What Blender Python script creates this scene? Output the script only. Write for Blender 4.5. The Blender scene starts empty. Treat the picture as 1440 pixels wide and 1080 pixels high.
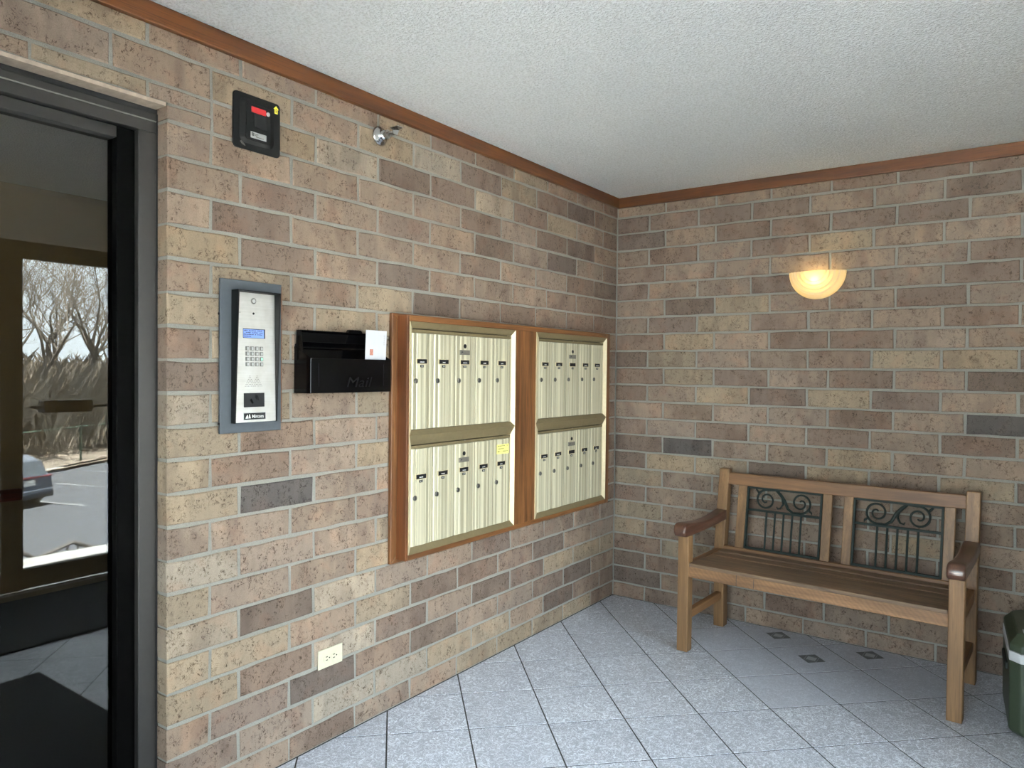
import bpy, bmesh, math, random
from mathutils import Vector, Matrix

# ------------------------------------------------------------------ camera, sky, exposure
scene = bpy.context.scene
COL = scene.collection
scene.view_settings.view_transform = 'Standard'
scene.view_settings.look = 'None'
scene.view_settings.exposure = 1.08
scene.view_settings.gamma = 1.0
scene.view_settings.use_curve_mapping = False

CAM_POS = (2.11735, -4.04768, 1.38677)
YAW, PITCH, ROLL = math.radians(35.6415), math.radians(-1.1112), math.radians(0.5963)
cam_data = bpy.data.cameras.new('camera')
cam_data.sensor_width = 36.0
cam_data.lens = 1030.83 / 1440.0 * 36.0
cam_data.clip_start = 0.02
cam_data.clip_end = 400.0
cam = bpy.data.objects.new('camera', cam_data)
COL.objects.link(cam)
_f = Vector((-math.sin(YAW) * math.cos(PITCH), math.cos(YAW) * math.cos(PITCH), math.sin(PITCH)))
_r = Vector((math.cos(YAW), math.sin(YAW), 0))
_u = _r.cross(_f)
_r2 = _r * math.cos(ROLL) + _u * math.sin(ROLL)
_u2 = -_r * math.sin(ROLL) + _u * math.cos(ROLL)
_m = Matrix((_r2, _u2, -_f)).transposed().to_4x4()
_m.translation = CAM_POS
cam.matrix_world = _m
scene.camera = cam

SKY_STRENGTH = 8.5
world = bpy.data.worlds.new('overcast_sky')
scene.world = world
world.use_nodes = True
_bg = world.node_tree.nodes['Background']
_bg.inputs['Color'].default_value = (0.84, 0.93, 1.0, 1)
_bg.inputs['Strength'].default_value = SKY_STRENGTH
sun_data = bpy.data.lights.new('hazy_sun', 'SUN')
sun_data.energy = 230.0
sun_data.color = (1.0, 0.96, 0.90)
sun_data.angle = math.radians(8.0)
sun = bpy.data.objects.new('hazy_sun', sun_data)
COL.objects.link(sun)
sun.rotation_euler = Vector((-0.03, 0.03, 1.0)).to_track_quat('Z', 'Y').to_euler()
try:
    scene.cycles.diffuse_bounces = 8
    scene.cycles.max_bounces = 12
    scene.cycles.transparent_max_bounces = 12
    scene.cycles.sample_clamp_indirect = 8.0
    scene.cycles.caustics_reflective = False
    scene.cycles.caustics_refractive = False
except Exception:
    pass

ROOM_W = 2.70      # x of the entrance wall
ROOM_B = -4.95     # y of the wall behind the camera
CEIL = 2.44

def portal(name, x, y0, y1, z0, z1, rot):
    # sky portal: tells the renderer where daylight enters; gives off no light itself
    l = bpy.data.lights.new(name, 'AREA')
    l.shape = 'RECTANGLE'
    l.size = z1 - z0
    l.size_y = y1 - y0
    l.cycles.is_portal = True
    o = bpy.data.objects.new(name, l)
    COL.objects.link(o)
    o.location = (x, (y0 + y1) / 2, (z0 + z1) / 2)
    o.rotation_euler = (0, rot, 0)
    return o
portal('sky_portal_door', ROOM_W + 0.12, -2.15, -1.22, 0.10, 2.05, math.pi / 2)
portal('sky_portal_added_sidelight', ROOM_W + 0.12, -3.20, -2.27, 0.10, 2.05, math.pi / 2)  # portal of the unseen sidelight, added for more fill daylight
_pr = portal('sky_portal_added_window', 0, -1.05, 1.05, 0.10, 2.10, 0)  # portal of the added rear window
_pr.location = (1.60, ROOM_B - 0.12, 1.10)
_pr.rotation_euler = (math.pi / 2, 0, 0)
_pr.data.size, _pr.data.size_y = 1.8, 2.0

# ------------------------------------------------------------------ helpers
ORG = {}

def srgb(r, g, b):
    def c(v):
        v /= 255.0
        return v / 12.92 if v <= 0.04045 else ((v + 0.055) / 1.055) ** 2.4
    return (c(r), c(g), c(b), 1.0)

class MB:
    def __init__(self):
        self.v = []
        self.f = []
    def add(self, vs, fs):
        n = len(self.v)
        self.v += [tuple(p) for p in vs]
        self.f += [tuple(i + n for i in f) for f in fs]
        return self
    def box(self, x0, x1, y0, y1, z0, z1):
        return self.add([(x0, y0, z0), (x1, y0, z0), (x1, y1, z0), (x0, y1, z0), (x0, y0, z1), (x1, y0, z1), (x1, y1, z1), (x0, y1, z1)],
                        [(0, 3, 2, 1), (4, 5, 6, 7), (0, 1, 5, 4), (1, 2, 6, 5), (2, 3, 7, 6), (3, 0, 4, 7)])
    def hexa(self, a, b):
        # two quads (4 points each, same order), joined
        return self.add(list(a) + list(b), [(3, 2, 1, 0), (4, 5, 6, 7), (0, 1, 5, 4), (1, 2, 6, 5), (2, 3, 7, 6), (3, 0, 4, 7)])
    def prism(self, poly, off):
        n = len(poly)
        o = Vector(off)
        vs = [Vector(p) for p in poly] + [Vector(p) + o for p in poly]
        fs = [tuple(range(n - 1, -1, -1)), tuple(range(n, 2 * n))]
        fs += [(i, (i + 1) % n, n + (i + 1) % n, n + i) for i in range(n)]
        return self.add(vs, fs)
    def tube(self, pts, r, n=8, closed=False):
        pts = [Vector(p) for p in pts]
        rs = r if isinstance(r, (list, tuple)) else [r] * len(pts)
        rings = []
        up = Vector((0.13, 0.27, 0.95)).normalized()
        for i, p in enumerate(pts):
            a = pts[max(i - 1, 0)]
            b = pts[min(i + 1, len(pts) - 1)]
            t = (b - a)
            t = t.normalized() if t.length > 1e-9 else Vector((0, 0, 1))
            s = t.cross(up)
            if s.length < 1e-3:
                s = t.cross(Vector((1, 0, 0)))
            s.normalize()
            w = s.cross(t)
            rings.append([p + (s * math.cos(2 * math.pi * k / n) + w * math.sin(2 * math.pi * k / n)) * rs[i] for k in range(n)])
        vs = [q for ring in rings for q in ring]
        fs = []
        for i in range(len(rings) - 1):
            for k in range(n):
                fs.append((i * n + k, i * n + (k + 1) % n, (i + 1) * n + (k + 1) % n, (i + 1) * n + k))
        fs.append(tuple(range(n - 1, -1, -1)))
        fs.append(tuple((len(rings) - 1) * n + k for k in range(n)))
        return self.add(vs, fs)
    def lathe(self, prof, origin, axis, n=24, a0=0.0, a1=2 * math.pi, ref=None):
        # prof: list of (distance along axis, radius)
        ax = Vector(axis).normalized()
        s = Vector(ref).normalized() if ref else ax.orthogonal().normalized()
        w = ax.cross(s)
        o = Vector(origin)
        full = abs(a1 - a0 - 2 * math.pi) < 1e-6
        m = n if full else n + 1
        vs = []
        for d, r in prof:
            for k in range(m):
                a = a0 + (a1 - a0) * k / n
                vs.append(o + ax * d + (s * math.cos(a) + w * math.sin(a)) * r)
        fs = []
        for i in range(len(prof) - 1):
            for k in range(n):
                k2 = (k + 1) % m
                fs.append((i * m + k, i * m + k2, (i + 1) * m + k2, (i + 1) * m + k))
        if full:
            if prof[0][1] > 1e-6:
                fs.append(tuple(range(m - 1, -1, -1)))
            if prof[-1][1] > 1e-6:
                fs.append(tuple((len(prof) - 1) * m + k for k in range(m)))
        return self.add(vs, fs)
    def build(self, name, mat, parent=None, bevel=0.0, seg=1, smooth=False, origin=None):
        if parent is not None:
            po = ORG[parent]
        else:
            po = Vector((0, 0, 0))
        oo = Vector(origin) if origin is not None else po
        me = bpy.data.meshes.new(name)
        me.from_pydata([tuple(Vector(p) - oo) for p in self.v], [], self.f)
        bm = bmesh.new()
        bm.from_mesh(me)
        bmesh.ops.remove_doubles(bm, verts=bm.verts, dist=1e-6)
        bmesh.ops.recalc_face_normals(bm, faces=bm.faces)
        if bevel > 0:
            es = [e for e in bm.edges if len(e.link_faces) == 2 and e.calc_face_angle(0) > 0.5]
            bmesh.ops.bevel(bm, geom=es, offset=bevel, segments=seg, profile=0.5, affect='EDGES', clamp_overlap=True)
        bm.to_mesh(me)
        bm.free()
        if smooth:
            for p in me.polygons:
                p.use_smooth = True
        me.materials.append(mat)
        o = bpy.data.objects.new(name, me)
        COL.objects.link(o)
        ORG[o] = oo
        if parent is not None:
            o.parent = parent
        o.location = oo - po
        return o

def thing(name, label, cat, loc=(0, 0, 0), group=None, rz=0.0):
    o = bpy.data.objects.new(name, None)
    o.empty_display_size = 0.05
    COL.objects.link(o)
    o.location = loc
    o.rotation_euler = (0, 0, rz)
    o['label'] = label
    o['category'] = cat
    if group:
        o['group'] = group
    ORG[o] = Vector(loc)
    return o

def tag(o, label, cat, group=None):
    o['label'] = label
    o['category'] = cat
    if group:
        o['group'] = group
    return o

def struct(o):
    o['kind'] = 'structure'
    return o

def copy_tree(o, parent=None):
    c = o.copy()
    COL.objects.link(c)
    if parent is not None:
        c.parent = parent
    for ch in list(o.children):
        copy_tree(ch, c)
    return c

def text_verts(body, size, align='LEFT', bold=0.0):
    cu = bpy.data.curves.new('lettering', 'FONT')
    cu.body = body
    cu.size = size
    cu.align_x = align
    cu.offset = bold
    cu.resolution_u = 3
    ob = bpy.data.objects.new('lettering', cu)
    COL.objects.link(ob)
    dg = bpy.context.evaluated_depsgraph_get()
    me = bpy.data.meshes.new_from_object(ob.evaluated_get(dg))
    vs = [tuple(v.co) for v in me.vertices]
    fs = [tuple(p.vertices) for p in me.polygons]
    bpy.data.objects.remove(ob)
    bpy.data.curves.remove(cu)
    bpy.data.meshes.remove(me)
    return vs, fs

# ------------------------------------------------------------------ material helpers
class NT:
    def __init__(self, name):
        self.m = bpy.data.materials.new(name)
        self.m.use_nodes = True
        self.t = self.m.node_tree
        self.b = self.t.nodes['Principled BSDF']
        self.out = self.t.nodes['Material Output']
    def n(self, typ, **kw):
        nd = self.t.nodes.new(typ)
        for k, v in kw.items():
            setattr(nd, k, v)
        return nd
    def l(self, a, b):
        self.t.links.new(a, b)
    def coord(self, rand=True, scale=(1, 1, 1)):
        tc = self.n('ShaderNodeTexCoord')
        v = tc.outputs['Object']
        if rand:
            oi = self.n('ShaderNodeObjectInfo')
            mul = self.n('ShaderNodeVectorMath', operation='SCALE')
            mul.inputs[0].default_value = (37.1, 53.7, 71.3)
            self.l(oi.outputs['Random'], mul.inputs['Scale'])
            ad = self.n('ShaderNodeVectorMath', operation='ADD')
            self.l(v, ad.inputs[0])
            self.l(mul.outputs[0], ad.inputs[1])
            v = ad.outputs[0]
        if tuple(scale) != (1, 1, 1):
            v = self.scale(v, scale)
        return v
    def scale(self, v, s):
        m = self.n('ShaderNodeVectorMath', operation='MULTIPLY')
        self.l(v, m.inputs[0])
        m.inputs[1].default_value = s
        return m.outputs[0]
    def noise(self, v, scale, detail=2.0, rough=0.5, dist=0.0):
        nd = self.n('ShaderNodeTexNoise')
        self.l(v, nd.inputs['Vector'])
        nd.inputs['Scale'].default_value = scale
        nd.inputs['Detail'].default_value = detail
        nd.inputs['Roughness'].default_value = rough
        nd.inputs['Distortion'].default_value = dist
        return nd
    def voro(self, v, scale, feature='F1'):
        nd = self.n('ShaderNodeTexVoronoi', feature=feature)
        self.l(v, nd.inputs['Vector'])
        nd.inputs['Scale'].default_value = scale
        return nd
    def rng(self, v, a, b, c=0.0, d=1.0):
        m = self.n('ShaderNodeMapRange')
        self.l(v, m.inputs['Value'])
        m.inputs['From Min'].default_value = a
        m.inputs['From Max'].default_value = b
        m.inputs['To Min'].default_value = c
        m.inputs['To Max'].default_value = d
        return m.outputs['Result']
    def math(self, op, a, b=None):
        m = self.n('ShaderNodeMath', operation=op)
        for i, x in enumerate((a, b)):
            if x is None:
                continue
            if isinstance(x, (int, float)):
                m.inputs[i].default_value = x
            else:
                self.l(x, m.inputs[i])
        return m.outputs[0]
    def mix(self, fac, a, b, mode='MIX'):
        m = self.n('ShaderNodeMix', data_type='RGBA', blend_type=mode)
        for sock, x in ((m.inputs[0], fac), (m.inputs[6], a), (m.inputs[7], b)):
            if isinstance(x, (int, float)):
                sock.default_value = x
            elif isinstance(x, tuple):
                sock.default_value = x
            else:
                self.l(x, sock)
        return m.outputs[2]
    def gray(self, v):
        c = self.n('ShaderNodeCombineColor')
        for i in range(3):
            self.l(v, c.inputs[i])
        return c.outputs[0]
    def color(self, c):
        if isinstance(c, tuple):
            self.b.inputs['Base Color'].default_value = c
        else:
            self.l(c, self.b.inputs['Base Color'])
    def bump(self, h, strength=0.5, dist=0.01):
        bp = self.n('ShaderNodeBump')
        bp.inputs['Strength'].default_value = strength
        bp.inputs['Distance'].default_value = dist
        self.l(h, bp.inputs['Height'])
        self.l(bp.outputs[0], self.b.inputs['Normal'])
    def set(self, rough=0.5, metal=0.0, spec=None, coat=0.0):
        self.b.inputs['Roughness'].default_value = rough
        self.b.inputs['Metallic'].default_value = metal
        if spec is not None:
            self.b.inputs['Specular IOR Level'].default_value = spec
        if coat:
            self.b.inputs['Coat Weight'].default_value = coat
            self.b.inputs['Coat Roughness'].default_value = 0.15
        return self.m

def plain(name, col, rough=0.5, metal=0.0, spec=None, grain=0.06, gscale=60.0, coat=0.0, bump=0.0):
    t = NT(name)
    v = t.coord()
    nz = t.noise(v, gscale, 3.0)
    f = t.rng(nz.outputs['Fac'], 0.3, 0.7, 1.0 - grain, 1.0 + grain)
    t.color(t.mix(1.0, col, t.gray(f), 'MULTIPLY'))
    if bump:
        t.bump(nz.outputs['Fac'], bump, 0.002)
    return t.set(rough, metal, spec, coat)

def brick_material(name):
    t = NT(name)
    oi = t.n('ShaderNodeObjectInfo')
    v = t.coord()
    base = oi.outputs['Color']
    # blotches of the firing: paler, darker and pinker zones across one brick
    zn = t.scale(v, (1.0, 1.0, 0.55))
    b1 = t.noise(zn, 9.0, 2.0)
    c = t.mix(t.rng(b1.outputs['Fac'], 0.50, 0.64, 0.0, 1.0), base, t.mix(1.0, base, (1.17, 1.16, 1.13, 1), 'MULTIPLY'))
    v2 = t.n('ShaderNodeVectorMath', operation='ADD')
    t.l(zn, v2.inputs[0])
    v2.inputs[1].default_value = (11.3, 4.7, 8.1)
    b2 = t.noise(v2.outputs[0], 8.0, 2.0)
    c = t.mix(t.rng(b2.outputs['Fac'], 0.54, 0.64, 0.0, 1.0), c, t.mix(1.0, c, (0.80, 0.78, 0.78, 1), 'MULTIPLY'))
    v3 = t.n('ShaderNodeVectorMath', operation='ADD')
    t.l(v, v3.inputs[0])
    v3.inputs[1].default_value = (3.3, 14.7, 2.1)
    b3 = t.noise(v3.outputs[0], 11.0, 2.0)
    c = t.mix(t.rng(b3.outputs['Fac'], 0.55, 0.66, 0.0, 0.9), c, t.mix(1.0, c, (1.05, 0.97, 0.94, 1), 'MULTIPLY'))
    st = t.noise(t.scale(v, (60.0, 60.0, 9.0)), 1.0, 2.0)
    c = t.mix(1.0, c, t.gray(t.rng(st.outputs['Fac'], 0.3, 0.7, 0.95, 1.05)), 'MULTIPLY')
    gr = t.noise(v, 420.0, 3.0, 0.7)
    c = t.mix(1.0, c, t.gray(t.rng(gr.outputs['Fac'], 0.25, 0.75, 0.78, 1.2)), 'MULTIPLY')
    # drag wrinkles: short squiggly fissures, in patches
    dn = t.noise(v, 60.0, 2.0)
    wv = t.n('ShaderNodeVectorMath', operation='MULTIPLY_ADD')
    t.l(dn.outputs['Color'], wv.inputs[0])
    wv.inputs[1].default_value = (0.022, 0.022, 0.022)
    t.l(v, wv.inputs[2])
    wn = t.noise(t.scale(wv.outputs[0], (52.0, 52.0, 32.0)), 1.0, 1.5, 0.5, 1.4)
    line = t.rng(t.math('ABSOLUTE', t.math('SUBTRACT', wn.outputs['Fac'], 0.5)), 0.014, 0.034, 1.0, 0.0)
    wn2 = t.noise(t.scale(wv.outputs[0], (80.0, 80.0, 66.0)), 1.0, 1.0, 0.5, 1.0)
    line = t.math('MAXIMUM', line, t.math('MULTIPLY', t.rng(t.math('ABSOLUTE', t.math('SUBTRACT', wn2.outputs['Fac'], 0.5)), 0.010, 0.03, 1.0, 0.0), 0.6))
    mk = t.noise(v, 26.0, 2.0)
    mask = t.rng(mk.outputs['Fac'], 0.42, 0.54, 0.12, 1.0)
    gap = t.noise(v, 75.0, 1.0)
    line = t.math('MULTIPLY', line, t.math('MULTIPLY', mask, t.rng(gap.outputs['Fac'], 0.42, 0.50, 0.0, 1.0)))
    c = t.mix(t.math('MULTIPLY', line, 1.0), c, t.mix(1.0, c, (0.36, 0.32, 0.28, 1), 'MULTIPLY'))
    # pits
    vp = t.voro(v, 55.0, 'F1')
    sp = t.n('ShaderNodeSeparateColor')
    t.l(vp.outputs['Color'], sp.inputs[0])
    pit = t.math('MULTIPLY', t.rng(vp.outputs['Distance'], 0.08, 0.13, 1.0, 0.0), t.math('GREATER_THAN', sp.outputs[0], 0.86))
    c = t.mix(t.math('MULTIPLY', pit, 0.8), c, srgb(58, 44, 38))
    t.color(c)
    h = t.math('SUBTRACT', t.math('MULTIPLY', gr.outputs['Fac'], 0.5), t.math('ADD', t.math('MULTIPLY', line, 0.6), pit))
    h = t.math('ADD', h, t.math('MULTIPLY', mk.outputs['Fac'], 0.8))
    t.bump(h, 0.55, 0.0022)
    return t.set(0.88, 0.0, 0.25)

def mortar_material(name):
    t = NT(name)
    v = t.coord(False)
    a = t.noise(v, 5.0, 3.0)
    c = t.mix(a.outputs['Fac'], srgb(128, 126, 118), srgb(148, 147, 141))
    g = t.noise(v, 380.0, 3.0, 0.7)
    c = t.mix(1.0, c, t.gray(t.rng(g.outputs['Fac'], 0.3, 0.7, 0.78, 1.15)), 'MULTIPLY')
    t.color(c)
    t.bump(g.outputs['Fac'], 0.8, 0.003)
    return t.set(0.95, 0.0, 0.2)

def wood_material(name, dark, light, axis=0, rough=0.45, pores=0.5, coat=0.0, ring=26.0, chatter=0.0):
    t = NT(name)
    v = t.coord()
    s = [1.0, 1.0, 1.0]
    s[axis] = 0.06
    gv = t.scale(v, tuple(s))
    n1 = t.noise(gv, ring, 3.0, 0.6, 0.6)
    s2 = [1.0, 1.0, 1.0]
    s2[axis] = 0.025
    n2 = t.noise(t.scale(v, tuple(s2)), 320.0, 2.0, 0.6)
    s3 = [1.0, 1.0, 1.0]
    s3[axis] = 0.35
    n3 = t.noise(t.scale(v, tuple(s3)), 7.0, 2.0)
    c = t.mix(t.rng(n1.outputs['Fac'], 0.32, 0.68), dark, light)
    c = t.mix(t.math('MULTIPLY', t.rng(n2.outputs['Fac'], 0.52, 0.68), pores), c, t.mix(0.5, dark, srgb(40, 22, 12)))
    c = t.mix(1.0, c, t.gray(t.rng(n3.outputs['Fac'], 0.3, 0.7, 0.86, 1.12)), 'MULTIPLY')
    h = n2.outputs['Fac']
    if chatter:
        w = t.n('ShaderNodeTexWave', wave_type='BANDS', bands_direction='DIAGONAL')
        t.l(v, w.inputs['Vector'])
        w.inputs['Scale'].default_value = 26.0
        w.inputs['Distortion'].default_value = 5.0
        w.inputs['Detail'].default_value = 2.0
        c = t.mix(1.0, c, t.gray(t.rng(w.outputs['Fac'], 0.0, 1.0, 1.0 - chatter, 1.0 + chatter)), 'MULTIPLY')
    t.color(c)
    t.bump(h, 0.15, 0.001)
    return t.set(rough, 0.0, 0.4, coat)

def tile_material(name, medallion=False):
    # object colour: red channel = strength of the pale veining, green = shade of the body
    t = NT(name)
    oi = t.n('ShaderNodeObjectInfo')
    sc = t.n('ShaderNodeSeparateColor')
    t.l(oi.outputs['Color'], sc.inputs[0])
    v = t.coord()
    n1 = t.noise(v, 26.0, 2.0, 0.5, 1.8)
    ridge = t.math('ABSOLUTE', t.math('SUBTRACT', n1.outputs['Fac'], 0.5))
    vein = t.rng(ridge, 0.004, 0.035, 1.0, 0.0)
    n2 = t.noise(v, 52.0, 2.0, 0.5, 1.6)
    ridge2 = t.math('ABSOLUTE', t.math('SUBTRACT', n2.outputs['Fac'], 0.5))
    vein = t.math('MAXIMUM', vein, t.math('MULTIPLY', t.rng(ridge2, 0.004, 0.04, 1.0, 0.0), 0.75))
    body = t.mix(t.noise(v, 12.0, 2.0).outputs['Fac'], srgb(150, 154, 166), srgb(166, 170, 182))  # grey-blue body, its blue raised to stand in for reflected sky
    c = t.mix(t.math('MULTIPLY', vein, sc.outputs[0]), body, srgb(232, 237, 247))
    g = t.noise(v, 500.0, 2.0)
    c = t.mix(1.0, c, t.gray(t.rng(g.outputs['Fac'], 0.3, 0.7, 0.95, 1.05)), 'MULTIPLY')
    c = t.mix(1.0, c, t.gray(sc.outputs[1]), 'MULTIPLY')
    if medallion:
        tc = t.n('ShaderNodeTexCoord')
        sx = t.n('ShaderNodeSeparateXYZ')
        t.l(tc.outputs['Object'], sx.inputs[0])
        ax = t.math('ABSOLUTE', sx.outputs[0])
        ay = t.math('ABSOLUTE', sx.outputs[1])
        box = t.math('MAXIMUM', ax, ay)
        dia = t.math('ADD', ax, ay)
        inb = t.math('LESS_THAN', box, 0.046)
        ind = t.math('LESS_THAN', dia, 0.030)
        mid = t.math('MULTIPLY', t.math('LESS_THAN', dia, 0.043), t.math('GREATER_THAN', dia, 0.038))
        pn = t.noise(v, 160.0, 2.0)
        dk = t.mix(pn.outputs['Fac'], srgb(56, 60, 66), srgb(92, 97, 104))
        c = t.mix(inb, c, dk)
        c = t.mix(t.math('MULTIPLY', ind, 0.8), c, srgb(170, 174, 180))
        c = t.mix(t.math('MULTIPLY', mid, 0.6), c, srgb(150, 154, 160))
    t.color(c)
    t.bump(g.outputs['Fac'], 0.12, 0.001)
    return t.set(0.42, 0.0, 0.5)

def popcorn_material(name):
    t = NT(name)
    v = t.coord(False)
    d = t.noise(v, 60.0, 2.0)
    wv = t.n('ShaderNodeVectorMath', operation='MULTIPLY_ADD')
    t.l(d.outputs['Color'], wv.inputs[0])
    wv.inputs[1].default_value = (0.01, 0.01, 0.01)
    t.l(v, wv.inputs[2])
    a = t.noise(wv.outputs[0], 115.0, 3.0, 0.65)
    b = t.voro(wv.outputs[0], 95.0, 'SMOOTH_F1')
    h = t.math('SUBTRACT', t.rng(a.outputs['Fac'], 0.35, 0.62), t.math('MULTIPLY', b.outputs['Distance'], 0.7))
    c = t.mix(t.rng(a.outputs['Fac'], 0.36, 0.56), srgb(226, 225, 222), srgb(246, 246, 245))
    sp = t.voro(v, 38.0, 'F1')
    s2 = t.n('ShaderNodeSeparateColor')
    t.l(sp.outputs['Color'], s2.inputs[0])
    pit = t.math('MULTIPLY', t.rng(sp.outputs['Distance'], 0.05, 0.09, 1.0, 0.0), t.math('GREATER_THAN', s2.outputs[1], 0.8))
    c = t.mix(t.math('MULTIPLY', pit, 0.5), c, srgb(120, 112, 104))
    t.color(c)
    t.bump(h, 0.9, 0.006)
    return t.set(0.95, 0.0, 0.2)

def glass_material(name, tint, ior):
    t = NT(name)
    tr = t.n('ShaderNodeBsdfTransparent')
    tr.inputs['Color'].default_value = tint
    gl = t.n('ShaderNodeBsdfGlossy')
    gl.inputs['Roughness'].default_value = 0.0
    gl.inputs['Color'].default_value = (1, 1, 1, 1)
    fr = t.n('ShaderNodeFresnel')
    fr.inputs['IOR'].default_value = ior
    mx = t.n('ShaderNodeMixShader')
    t.l(fr.outputs[0], mx.inputs[0])
    t.l(tr.outputs[0], mx.inputs[1])
    t.l(gl.outputs[0], mx.inputs[2])
    t.l(mx.outputs[0], t.out.inputs['Surface'])
    return t.m

def ribbed_cream(name):
    t = NT(name)
    v = t.coord()
    n = t.noise(t.scale(v, (1.0, 62.0, 0.15)), 1.0, 2.0)
    c = t.mix(t.rng(n.outputs['Fac'], 0.38, 0.62), srgb(160, 154, 130), srgb(204, 198, 172))
    t.color(c)
    return t.set(0.34, 0.25, 0.5)

def steel_material(name):
    t = NT(name)
    v = t.coord()
    n = t.noise(v, 26.0, 3.0)
    s = t.noise(t.scale(v, (1, 4, 300)), 1.0, 2.0)
    c = t.mix(n.outputs['Fac'], srgb(186, 182, 174), srgb(214, 213, 210))
    c = t.mix(1.0, c, t.gray(t.rng(s.outputs['Fac'], 0.3, 0.7, 0.95, 1.05)), 'MULTIPLY')
    t.color(c)
    return t.set(0.36, 0.75, 0.5)

def ground_material(name, a, b, scale, rough=0.9, bump=0.3):
    t = NT(name)
    v = t.coord(False)
    n = t.noise(v, scale, 5.0, 0.65)
    m = t.noise(v, scale * 0.07, 3.0)
    c = t.mix(t.rng(n.outputs['Fac'], 0.35, 0.65), a, b)
    c = t.mix(1.0, c, t.gray(t.rng(m.outputs['Fac'], 0.3, 0.7, 0.85, 1.15)), 'MULTIPLY')
    t.color(c)
    t.bump(n.outputs['Fac'], bump, 0.02)
    return t.set(rough, 0.0, 0.3)

M = {}
M['brick'] = brick_material('clinker_brick')
M['mortar'] = mortar_material('grey_mortar')
M['ceiling'] = popcorn_material('popcorn_ceiling')
M['tile'] = tile_material('veined_floor_tile')
M['tile_med'] = tile_material('medallion_floor_tile', True)
M['grout'] = plain('dark_grout', srgb(58, 57, 58), 0.95, grain=0.15)
M['trim_y'] = wood_material('stained_oak_trim_y', srgb(62, 33, 14), srgb(96, 56, 24), 1, 0.42, 0.7)
M['trim_x'] = wood_material('stained_oak_trim_x', srgb(62, 33, 14), srgb(96, 56, 24), 0, 0.42, 0.7)
M['oak_z'] = wood_material('oak_frame_z', srgb(76, 46, 24), srgb(128, 86, 50), 2, 0.42, 0.8)
M['oak_y'] = wood_material('oak_frame_y', srgb(84, 52, 28), srgb(126, 84, 48), 1, 0.42, 0.7)
M['oak_dark'] = wood_material('oak_frame_side', srgb(74, 42, 22), srgb(108, 64, 34), 2, 0.42)
M['teak_x'] = wood_material('bench_teak_x', srgb(92, 64, 42), srgb(130, 94, 62), 0, 0.5, chatter=0.0)
M['teak_apron'] = wood_material('bench_apron_teak', srgb(108, 78, 52), srgb(148, 112, 78), 0, 0.45, chatter=0.10)
M['teak_z'] = wood_material('bench_teak_z', srgb(96, 70, 45), srgb(136, 104, 70), 2, 0.48)
M['teak_y'] = wood_material('bench_teak_y', srgb(100, 68, 42), srgb(138, 100, 64), 1, 0.5)
M['teak_slat'] = wood_material('bench_seat_weathered', srgb(82, 66, 52), srgb(124, 100, 78), 0, 0.55, ring=60.0)
M['arm'] = wood_material('bench_arm_worn', srgb(58, 38, 30), srgb(92, 62, 48), 1, 0.3, coat=0.3)
M['iron'] = plain('dark_green_iron', srgb(20, 34, 31), 0.6, 0.0, 0.25, grain=0.2)
M['bronze'] = plain('bronze_aluminium', srgb(37, 35, 34), 0.55, 0.1, grain=0.08)
M['stile_dark_reflection'] = plain('dark_reflection_black', srgb(3, 3, 3), 0.8, 0.0, 0.03)  # near-black colour stands in for the dark reflection on the stile
M['sealant'] = plain('black_sealant', srgb(22, 22, 24), 0.8, bump=0.6, gscale=90)
M['lintel'] = plain('pale_steel_lintel', srgb(172, 156, 140), 0.7, grain=0.18, gscale=40)
M['black_gloss'] = plain('black_enamel', srgb(4, 4, 5), 0.14, 0.0, 0.25)
M['black_emboss'] = plain('black_embossing', srgb(6, 6, 7), 0.3, 0.0, 0.3)
M['black_satin'] = plain('black_satin_paint', srgb(8, 9, 10), 0.45, 0.0, 0.25)
M['black_matte'] = plain('black_plastic', srgb(15, 16, 18), 0.55, 0.0, 0.3)
M['slate'] = plain('slate_blue_plate', srgb(62, 69, 76), 0.5, 0.1)
M['steel'] = steel_material('brushed_stainless')
M['chrome'] = plain('chrome', srgb(196, 196, 196), 0.16, 1.0)
M['nickel'] = plain('dull_nickel', srgb(150, 148, 142), 0.35, 0.9)
M['lock'] = plain('lock_metal', srgb(110, 108, 104), 0.4, 0.8)
M['cream'] = ribbed_cream('cream_ribbed_aluminium')
M['cream_edge'] = plain('cream_aluminium', srgb(200, 186, 152), 0.35, 0.1)
M['olive'] = plain('olive_anodised', srgb(118, 106, 78), 0.45, 0.3)
M['olive_shade'] = plain('olive_gap_shade', srgb(54, 48, 36), 0.6)  # darkened olive paints the shade in the gaps between doors
M['white_mark'] = plain('white_print', srgb(214, 214, 210), 0.7)
M['grey_label'] = plain('grey_plate', srgb(112, 108, 100), 0.5, 0.3)
M['paper'] = plain('white_paper', srgb(192, 192, 197), 0.8, grain=0.02)
M['yellow_paper'] = plain('yellow_note', srgb(238, 230, 130), 0.8, grain=0.02)
M['ink'] = plain('dark_ink', srgb(44, 44, 52), 0.8)
M['stamp'] = plain('stamp_print', srgb(170, 112, 96), 0.8, grain=0.35, gscale=220)
M['ivory'] = plain('ivory_plastic', srgb(190, 184, 162), 0.35)
M['red_print'] = plain('red_label', srgb(176, 26, 32), 0.5)
M['silver_label'] = plain('silver_label', srgb(176, 176, 174), 0.4, 0.2)
M['yellow_print'] = plain('yellow_sticker', srgb(236, 222, 60), 0.5)
M['lcd'] = None
M['green'] = plain('olive_green_plastic', srgb(52, 63, 47), 0.42)
M['green_dark'] = plain('green_grip_and_hollow_shade', srgb(22, 28, 21), 0.6)  # dark green of the handles; on the lid it paints a hollow's shade
M['band'] = plain('grey_white_band', srgb(190, 192, 194), 0.5)
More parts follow.
